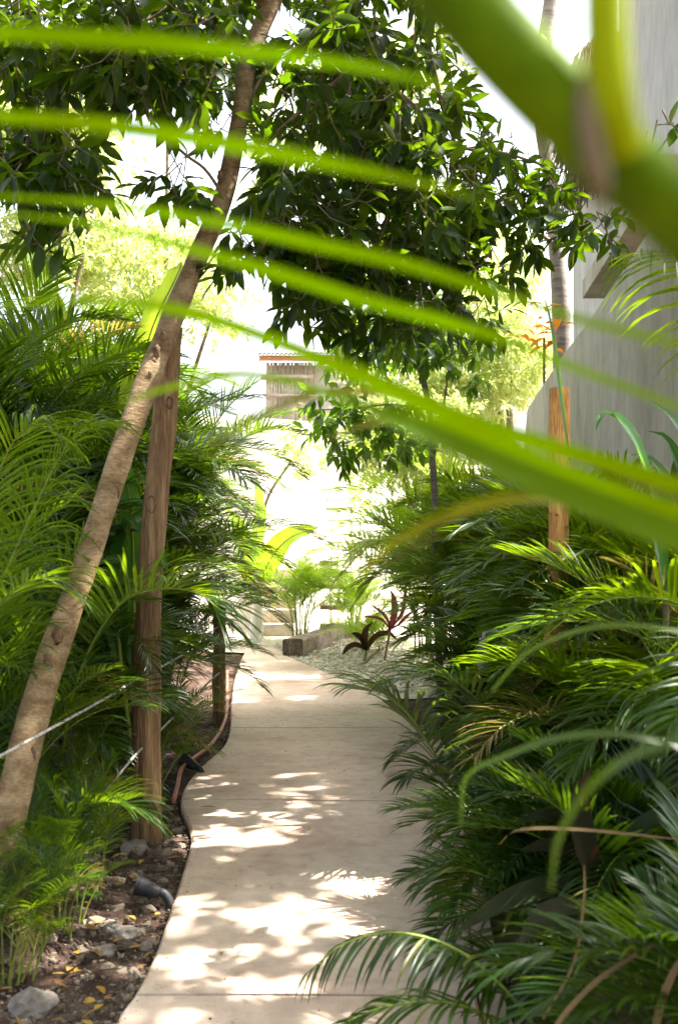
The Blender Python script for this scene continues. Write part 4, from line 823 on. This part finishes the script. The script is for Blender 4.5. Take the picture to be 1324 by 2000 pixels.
# spiky strap leaves (cordyline / dracaena)
def rosette(label, name, cat, base, leaves, mat, W=.06, seg=9, prof=None, stem=None, group=None, fold=.25):
    root = empty(name, label, cat, (base[0], base[1], 0), group)
    if stem is not None: mb = MB(); tube(mb, smoothpath([[base[0], base[1], -.02], stem], 8), .014, 8, caps=False); mb.build('stem', M['twig'], root)
    for pts, w_ in leaves:
        q = smoothpath(pts, 14); T = nrm(np.gradient(q, axis=0)); V = []
        pf = np.interp(np.linspace(0, 1, 14), np.linspace(0, 1, 7), prof or [.5, .7, .95, 1, .9, .55, .03])
        for i_ in range(14):
            vv = np.array([0, -.55, .85]); sv = nrm(np.cross(T[i_], vv)); up_ = np.cross(sv, T[i_])
            for u in (-1, -.5, 0, .5, 1): V.append(q[i_]+sv*pf[i_]*w_/2*u+up_*abs(u)*pf[i_]*w_*fold)
        m = MB(); m.add(np.array(V), [[i_*5+j_, i_*5+j_+1, (i_+1)*5+j_+1, (i_+1)*5+j_] for i_ in range(13) for j_ in range(4)]); m.build('leaf', M[mat], root)
    return root
rosette('dark purple green cordyline with broad leaves, lower right', 'dark_cordyline', 'plant', P(1190, 1800, 3.6), [
    ([P(1200, 1800, 3.6), P(1150, 1660, 3.55), P(1080, 1600, 3.5), P(1005, 1608, 3.45)], .085), ([P(1200, 1800, 3.6), P(1140, 1700, 3.5), P(1080, 1660, 3.45), P(1015, 1660, 3.4)], .09),
    ([P(1200, 1800, 3.6), P(1110, 1740, 3.4), P(1000, 1760, 3.3), P(885, 1825, 3.2)], .085), ([P(1200, 1800, 3.5), P(1150, 1700, 3.3), P(1130, 1560, 3.3), P(1155, 1500, 3.3)], .08),
    ([P(1200, 1800, 3.6), P(1230, 1650, 3.5), P(1300, 1600, 3.5), P(1380, 1620, 3.5)], .08), ([P(1200, 1800, 3.4), P(1130, 1790, 3.1), P(1060, 1800, 3.0), P(1010, 1850, 2.9)], .10)], 'cordy', stem=P(1200, 1800, 3.6))
rosette('pink red cordyline at the gravel edge behind the right palms', 'red_cordyline', 'plant', G(750, 1290), [
    ([P(762, 1225, 12), P(752, 1205, 12), P(735, 1190, 12), P(722, 1180, 12)], .05), ([P(762, 1230, 12), P(745, 1212, 12), P(725, 1206, 12), P(704, 1206, 12)], .05), ([P(762, 1230, 12), P(785, 1200, 12), P(790, 1170, 12), P(795, 1140, 12)], .05),
    ([P(762, 1230, 12), P(780, 1220, 12), P(800, 1200, 12), P(820, 1190, 12)], .05), ([P(760, 1235, 12), P(770, 1200, 12), P(768, 1170, 12), P(760, 1150, 12)], .08)], 'red', stem=P(762, 1230, 12))
rosette('bronze cordyline low on the gravel left of the red one', 'bronze_cordyline', 'plant', G(712, 1290), [
    ([P(715, 1270, 12.2), P(705, 1250, 12.2), P(692, 1240, 12.2), P(685, 1238, 12.2)], .10), ([P(715, 1270, 12.2), P(695, 1262, 12.2), P(680, 1268, 12.2), P(668, 1280, 12.2)], .10), ([P(715, 1270, 12.2), P(735, 1245, 12.2), P(760, 1240, 12.2), P(775, 1250, 12.2)], .10), ([P(715, 1270, 12.2), P(712, 1250, 12.2), P(716, 1230, 12.2), P(728, 1215, 12.2)], .08)], 'cordy', stem=P(715, 1270, 12.2))
rosette('strap leaved plant whose leaf hooks over before the grey wall', 'strap_plant', 'plant', P(1290, 1200, 4.6), [
    ([P(1300, 1150, 4.4), P(1275, 980, 4.3), P(1235, 860, 4.2), P(1195, 812, 4.2), P(1172, 812, 4.15), P(1163, 840, 4.1)], .075), ([P(1300, 1150, 4.4), P(1290, 1000, 4.5), P(1400, 900, 4.5), P(1280, 790, 4.5)], .07),
    ([P(1380, 1150, 4.4), P(1340, 960, 4.4), P(1300, 860, 4.4), P(1262, 842, 4.4)], .07), ([P(1380, 1150, 4.4), P(1320, 980, 4.4), P(1270, 900, 4.4), P(1222, 888, 4.4)], .06), ([P(1380, 1150, 4.4), P(1350, 900, 4.4), P(1310, 820, 4.4), P(1270, 785, 4.4)], .08),
    ([P(1112, 900, 4.4), P(1095, 780, 4.4), P(1078, 650, 4.4), P(1058, 562, 4.4)], .018)], 'strap', stem=P(1300, 1150, 4.4))
rosette('dry brown palm stalks arching in the bottom right corner', 'dry_stalks', 'plant', P(1400, 1950, 2.6), [
    ([P(1060, 2040, 2.3), P(1120, 1960, 2.35), P(1200, 1890, 2.4), P(1340, 1810, 2.5)], .012), ([P(1270, 2060, 2.3), P(1290, 1960, 2.4), P(1320, 1890, 2.4), P(1350, 1850, 2.4)], .018), ([P(975, 1650, 3.0), P(1010, 1622, 2.9), P(1120, 1620, 2.8), P(1330, 1640, 2.6)], .014),
    ([P(1060, 1990, 2.5), P(1120, 1880, 2.5), P(1140, 1750, 2.5), P(1140, 1690, 2.5)], .006)], 'dry', prof=[.6, .9, 1, 1, .9, .7, .3], fold=.1)
rosette('yellow lobster claw bloom in the left palms', 'heliconia_plant', 'flower', P(20, 1500, 4.6), [([P(40, 1205, 4.6), P(25, 1202, 4.6), P(12, 1200, 4.55), P(0, 1205, 4.5)], .05), ([P(50, 1196, 4.6), P(35, 1190, 4.6), P(22, 1194, 4.6), P(12, 1190, 4.6)], .03)], 'orange', stem=P(45, 1200, 4.6))
# small leafy sprig beside the path
sp_ = empty('leafy_sprig', 'small bright leafed sprig at the left path edge above the far spotlight', 'plant', tuple(G(352, 1500))); mb, m2 = MB(), MB()
for tip in [(372, 1428), (418, 1430), (345, 1455), (392, 1400), (366, 1470)]:
    q = smoothpath([G(352, 1505), P(358, 1460, 6.9), P(tip[0], tip[1], 6.8)], 10); tube(m2, q, .003, 4, caps=False)
    for i_ in range(3, 10):
        for s_ in (-1, 1): leaf_at(mb, q[i_], .055, .028, random.uniform(-.5, .5)+(0 if s_ > 0 else pi), .2, random.uniform(-.6, .6), .3)
mb.build('leaves', M['mid'], sp_); m2.build('stem', M['cane'], sp_)
# ------------------------------------------------------------------ spotlights & pipe
def spotlight(label, base, yaw, pitch, s=1.0):
    root = empty('garden_spotlight', label, 'spotlight', base, 'garden spotlights'); b = np.array(base)
    d = np.array([cos(yaw)*cos(pitch), sin(yaw)*cos(pitch), sin(pitch)]); c = b+np.array([0, 0, .055*s])
    mb = MB(); L = .13*s; q = [c-d*L*.5+d*L*t for t in np.linspace(0, 1, 14)]; r = np.array([.030, .033, .034, .036, .0385, .040, .042, .044, .045, .047, .049, .050, .052, .052])*s
    r = r*(1+.05*(np.arange(14) % 2)); tube(mb, q, r, 20); mb.build('housing', M['black'], root)
    mb = MB(); e = c+d*(L*.5+.001); tube(mb, [e, e+d*.004*s], .044*s, 18); mb.build('lens', M['glass'], root)
    mb = MB(); e = c+d*L*.5; tube(mb, [e-d*.002, e+d*.012*s], .0545*s, 20, caps=False); mb.build('hood', M['black'], root)
    mb = MB(); k0 = c-d*L*.5; tube(mb, smoothpath([k0+d*.02, k0-d*.025*s+[0, 0, .004], k0-d*.06*s-[0, 0, .03*s], k0-d*.07*s-[0, 0, .075*s]], 10), [.026*s]*7+[.03*s]*3, 14); mb.build('knuckle', M['black'], root)
spotlight('black ribbed garden spotlight lying in the bed nearest the camera', tuple(G(292, 1756)+[0, 0, .0]), R(172), R(16), .72)
spotlight('black garden spotlight further back where the copper pipe bends', tuple(G(372, 1505)), R(150), R(20), .8)
pb = MB(); q = smoothpath([G(339, 1566, .02), G(347, 1535, .03), G(356, 1500, .04), G(376, 1483, .04), G(410, 1456, .03), G(432, 1425, .03), G(443, 1390, .03), G(444, 1340, .03), G(444, 1310, .04)], 50)
tube(pb, q, .013, 9); o = pb.build('copper_pipe', M['pipe'], loc=tuple(q[0])); tag(o, 'reddish irrigation pipe running along the left path edge', 'pipe')
# low kerb wall right of the path
kb = MB(); ky = np.linspace(2.6, 8.2, 34); prism(kb, [((edge_x(RE, y)+.004, y, .035), (edge_x(RE, y)+.004, y, -.1)) for y in ky], (.07, 0, 0))
o = kb.build('kerb', M['conc'], smooth=False, loc=(.6, 5, 0)); tag(o, 'low pale concrete kerb between path and right palms', 'kerb')
# ------------------------------------------------------------------ near, out-of-focus palm
npm = empty('near_palm', 'large out of focus palm close to the camera, leaflets streaming left', 'palm', (.62, .62, 0))
mb = MB(); sq = smoothpath([[.62, .62, -.05], [.60, .58, .8], [.46, .54, 1.28], P(1500, 620, .5), P(1324, 425, .48), P(1180, 290, .46), P(1040, 150, .45), P(920, 20, .45), P(780, -160, .45)], 50)
tube(mb, sq, np.interp(np.linspace(0, 1, 50), [0, .5, .72, .82, 1], [.020, .0155, .016, .0168, .0168]), 20, caps=False); mb.build('stem', M['near_stem'], npm)
mb = MB(); tube(mb, smoothpath([P(1165, 110, .438), P(1150, 190, .434), P(1156, 290, .434), P(1180, 385, .438)], 12), [.002, .004, .005, .005, .005, .005, .005, .005, .005, .005, .004, .002], 12); mb.build('node_ring', M['node'], npm)
mb = MB(); tube(mb, smoothpath([P(1222, 300, .442), P(1196, 200, .432), P(1182, 60, .43), P(1182, -90, .43)], 14), [.0088]*14, 14, caps=False); mb.build('side_shoot', M['shoot'], npm)
NL = [
 ([(-330, 20), (-80, 62), (120, 78), (330, 92), (460, 104), (700, 135), (880, 175), (960, 205)], [10, 22, 28, 30, 28, 24, 14, 2], .62, 'near', .3),
 ([(-330, 215), (-80, 228), (200, 250), (460, 288), (700, 335), (870, 372), (960, 395)], [10, 22, 27, 26, 22, 13, 2], .64, 'near', .2),
 ([(-80, 380), (200, 402), (430, 440), (620, 482), (800, 522), (1000, 585), (1200, 645), (1450, 700)], [6, 14, 20, 22, 18, 12, 11, 10], .70, 'near', .1),
 ([(-40, 412), (200, 442), (380, 490), (560, 542), (720, 592), (950, 655), (1130, 725), (1330, 800), (1450, 850)], [3, 9, 14, 18, 18, 16, 12, 12, 12], .74, 'near', .3),
 ([(-60, 606), (60, 592), (200, 590), (340, 606), (500, 655), (700, 735), (900, 822), (1060, 872), (1250, 930), (1450, 1000)], [3, 8, 11, 18, 16, 22, 24, 22, 24, 24], .76, 'near', .2),
 ([(535, 742), (640, 770), (760, 815), (880, 868), (1000, 925), (1150, 990), (1330, 1060), (1480, 1110)], [3, 9, 17, 27, 36, 42, 46, 46], .70, 'near_shaded', .35),
 ([(225, 795), (300, 768), (380, 748), (460, 733), (560, 745), (700, 790), (900, 850), (1200, 960), (1450, 1050)], [2, 11, 13, 9, 8, 14, 18, 20, 20], .85, 'near', .2),
 ([(385, 893), (470, 835), (560, 790), (640, 765), (760, 775), (1000, 850), (1450, 1020)], [2, 8, 11, 8, 8, 10, 14], .9, 'olive', .2),
 ([(620, 870), (690, 840), (760, 824), (900, 850), (1100, 950), (1450, 1100)], [2, 9, 8, 8, 10, 12], .95, 'olive', .2),
 ([(690, 1140), (760, 1070), (850, 1020), (950, 985), (1060, 975), (1250, 1030), (1450, 1120)], [2, 9, 14, 13, 9, 8, 9], .80, 'olive', .2),
 ([(900, 1610), (910, 1520), (980, 1480), (1100, 1440), (1250, 1440), (1450, 1500)], [2, 4, 6, 7, 7, 7], 1.3, 'areca_blue', .3),
 ([(1075, 1740), (1090, 1640), (1150, 1540), (1250, 1470), (1450, 1420)], [3, 6, 8, 10, 11], .80, 'areca_blue', .3),
 ([(960, 1350), (1030, 1275), (1120, 1235), (1220, 1222), (1330, 1235), (1450, 1270)], [2, 3, 5, 6, 6, 7], 1.5, 'areca', .4),
]
rq = smoothpath([[.60, .58, .4], [.60, .72, .9], P(1480, 1250, 1.0), P(1460, 850, .85), P(1455, 500, .75), P(1455, 150, .66)], 20)
r2 = smoothpath([[.60, .58, .9], [.62, .1, 1.6], [.45, -.4, 2.0], [0, -.6, 2.25], [-.36, -.2, 2.1], [-.40, .45, 1.95], P(-330, 20, .70), P(-345, 215, .72), P(-330, 420, .74)], 40)
mb = MB(); tube(mb, r2, np.linspace(.009, .004, 40), 10, caps=False); mb.build('rachis', M['near_stem'], npm)
mb = MB(); tube(mb, rq, np.linspace(.012, .006, 20), 10, caps=False); mb.build('rachis', M['near_stem'], npm)
for pts, hw, d, mat, tl in NL:
    q = np.array([P(p[0], p[1], d+(.10 if i_ >= 0 else 0)*(1-i_/(len(pts)-1))*1.0) for i_, p in enumerate(pts)])
    n = 36; qs = smoothpath(q, n); w_ = np.interp(np.linspace(0, 1, n), np.linspace(0, 1, len(hw)), hw)*d/FPX
    T = nrm(np.gradient(qs, axis=0)); V = []
    for i_ in range(n):
        vv = np.array([0, -.75, .65+.2*sin(i_*.15+tl*9)]); sv = nrm(np.cross(T[i_], vv)); up_ = np.cross(sv, T[i_])
        for u in (-1, -.5, 0, .5, 1): V.append(qs[i_]+sv*w_[i_]*u*1.08+up_*abs(u)*w_[i_]*.3)
    m = MB(); m.add(np.array(V), [[i_*5+j_, i_*5+j_+1, (i_+1)*5+j_+1, (i_+1)*5+j_] for i_ in range(n-1) for j_ in range(4)]); m.build('leaflet', M[mat], npm)
# ------------------------------------------------------------------ light, camera
to_sun = nrm([0.47, 0.10, 0.875]); elev = math.asin(to_sun[2]); azi = math.atan2(to_sun[0], to_sun[1])
w = bpy.data.worlds.new('World'); sc.world = w; w.use_nodes = True; nt = w.node_tree; nt.nodes.clear()
sk = nt.nodes.new('ShaderNodeTexSky'); sk.sky_type = 'NISHITA'; sk.sun_disc = False; sk.sun_elevation = elev; sk.sun_rotation = azi; sk.air_density = 1.0; sk.dust_density = 7.0; sk.ozone_density = 1.0
bg = nt.nodes.new('ShaderNodeBackground'); bg.inputs[1].default_value = 0.12; ow = nt.nodes.new('ShaderNodeOutputWorld')
hz = nt.nodes.new('ShaderNodeHueSaturation'); hz.inputs['Saturation'].default_value = .45; hz.inputs['Value'].default_value = 1.15
nt.links.new(sk.outputs[0], hz.inputs['Color']); nt.links.new(hz.outputs[0], bg.inputs[0]); nt.links.new(bg.outputs[0], ow.inputs[0])
ld_ = bpy.data.lights.new('sun', 'SUN'); ld_.energy = 5.0; ld_.angle = R(0.53); ld_.color = (1.0, 0.94, 0.84)
so = bpy.data.objects.new('sun', ld_); C.objects.link(so)
from mathutils import Vector
so.rotation_euler = Vector([float(v) for v in to_sun]).to_track_quat('Z', 'Y').to_euler(); so.location = (5, -5, 12)
cam = bpy.data.cameras.new('camera'); co = bpy.data.objects.new('camera', cam); C.objects.link(co); sc.camera = co
co.location = (0, 0, CH); co.rotation_euler = (R(90), 0, 0)
cam.sensor_fit = 'VERTICAL'; cam.sensor_height = 36; cam.lens = 36*FPX/2000; cam.shift_y = (HY-1000)/2000; cam.clip_start = .05; cam.clip_end = 3000
cam.dof.use_dof = True; cam.dof.focus_distance = 6.8; cam.dof.aperture_fstop = 3.4
sc.render.engine = 'CYCLES'; cy = sc.cycles
cy.max_bounces = 7; cy.diffuse_bounces = 4; cy.glossy_bounces = 2; cy.transmission_bounces = 4; cy.transparent_max_bounces = 4; cy.caustics_reflective = False; cy.caustics_refractive = False
cy.use_denoising = True; cy.sample_clamp_indirect = 6
sc.view_settings.view_transform = 'Standard'; sc.view_settings.look = 'None'; sc.view_settings.exposure = 2.6; sc.view_settings.gamma = 1
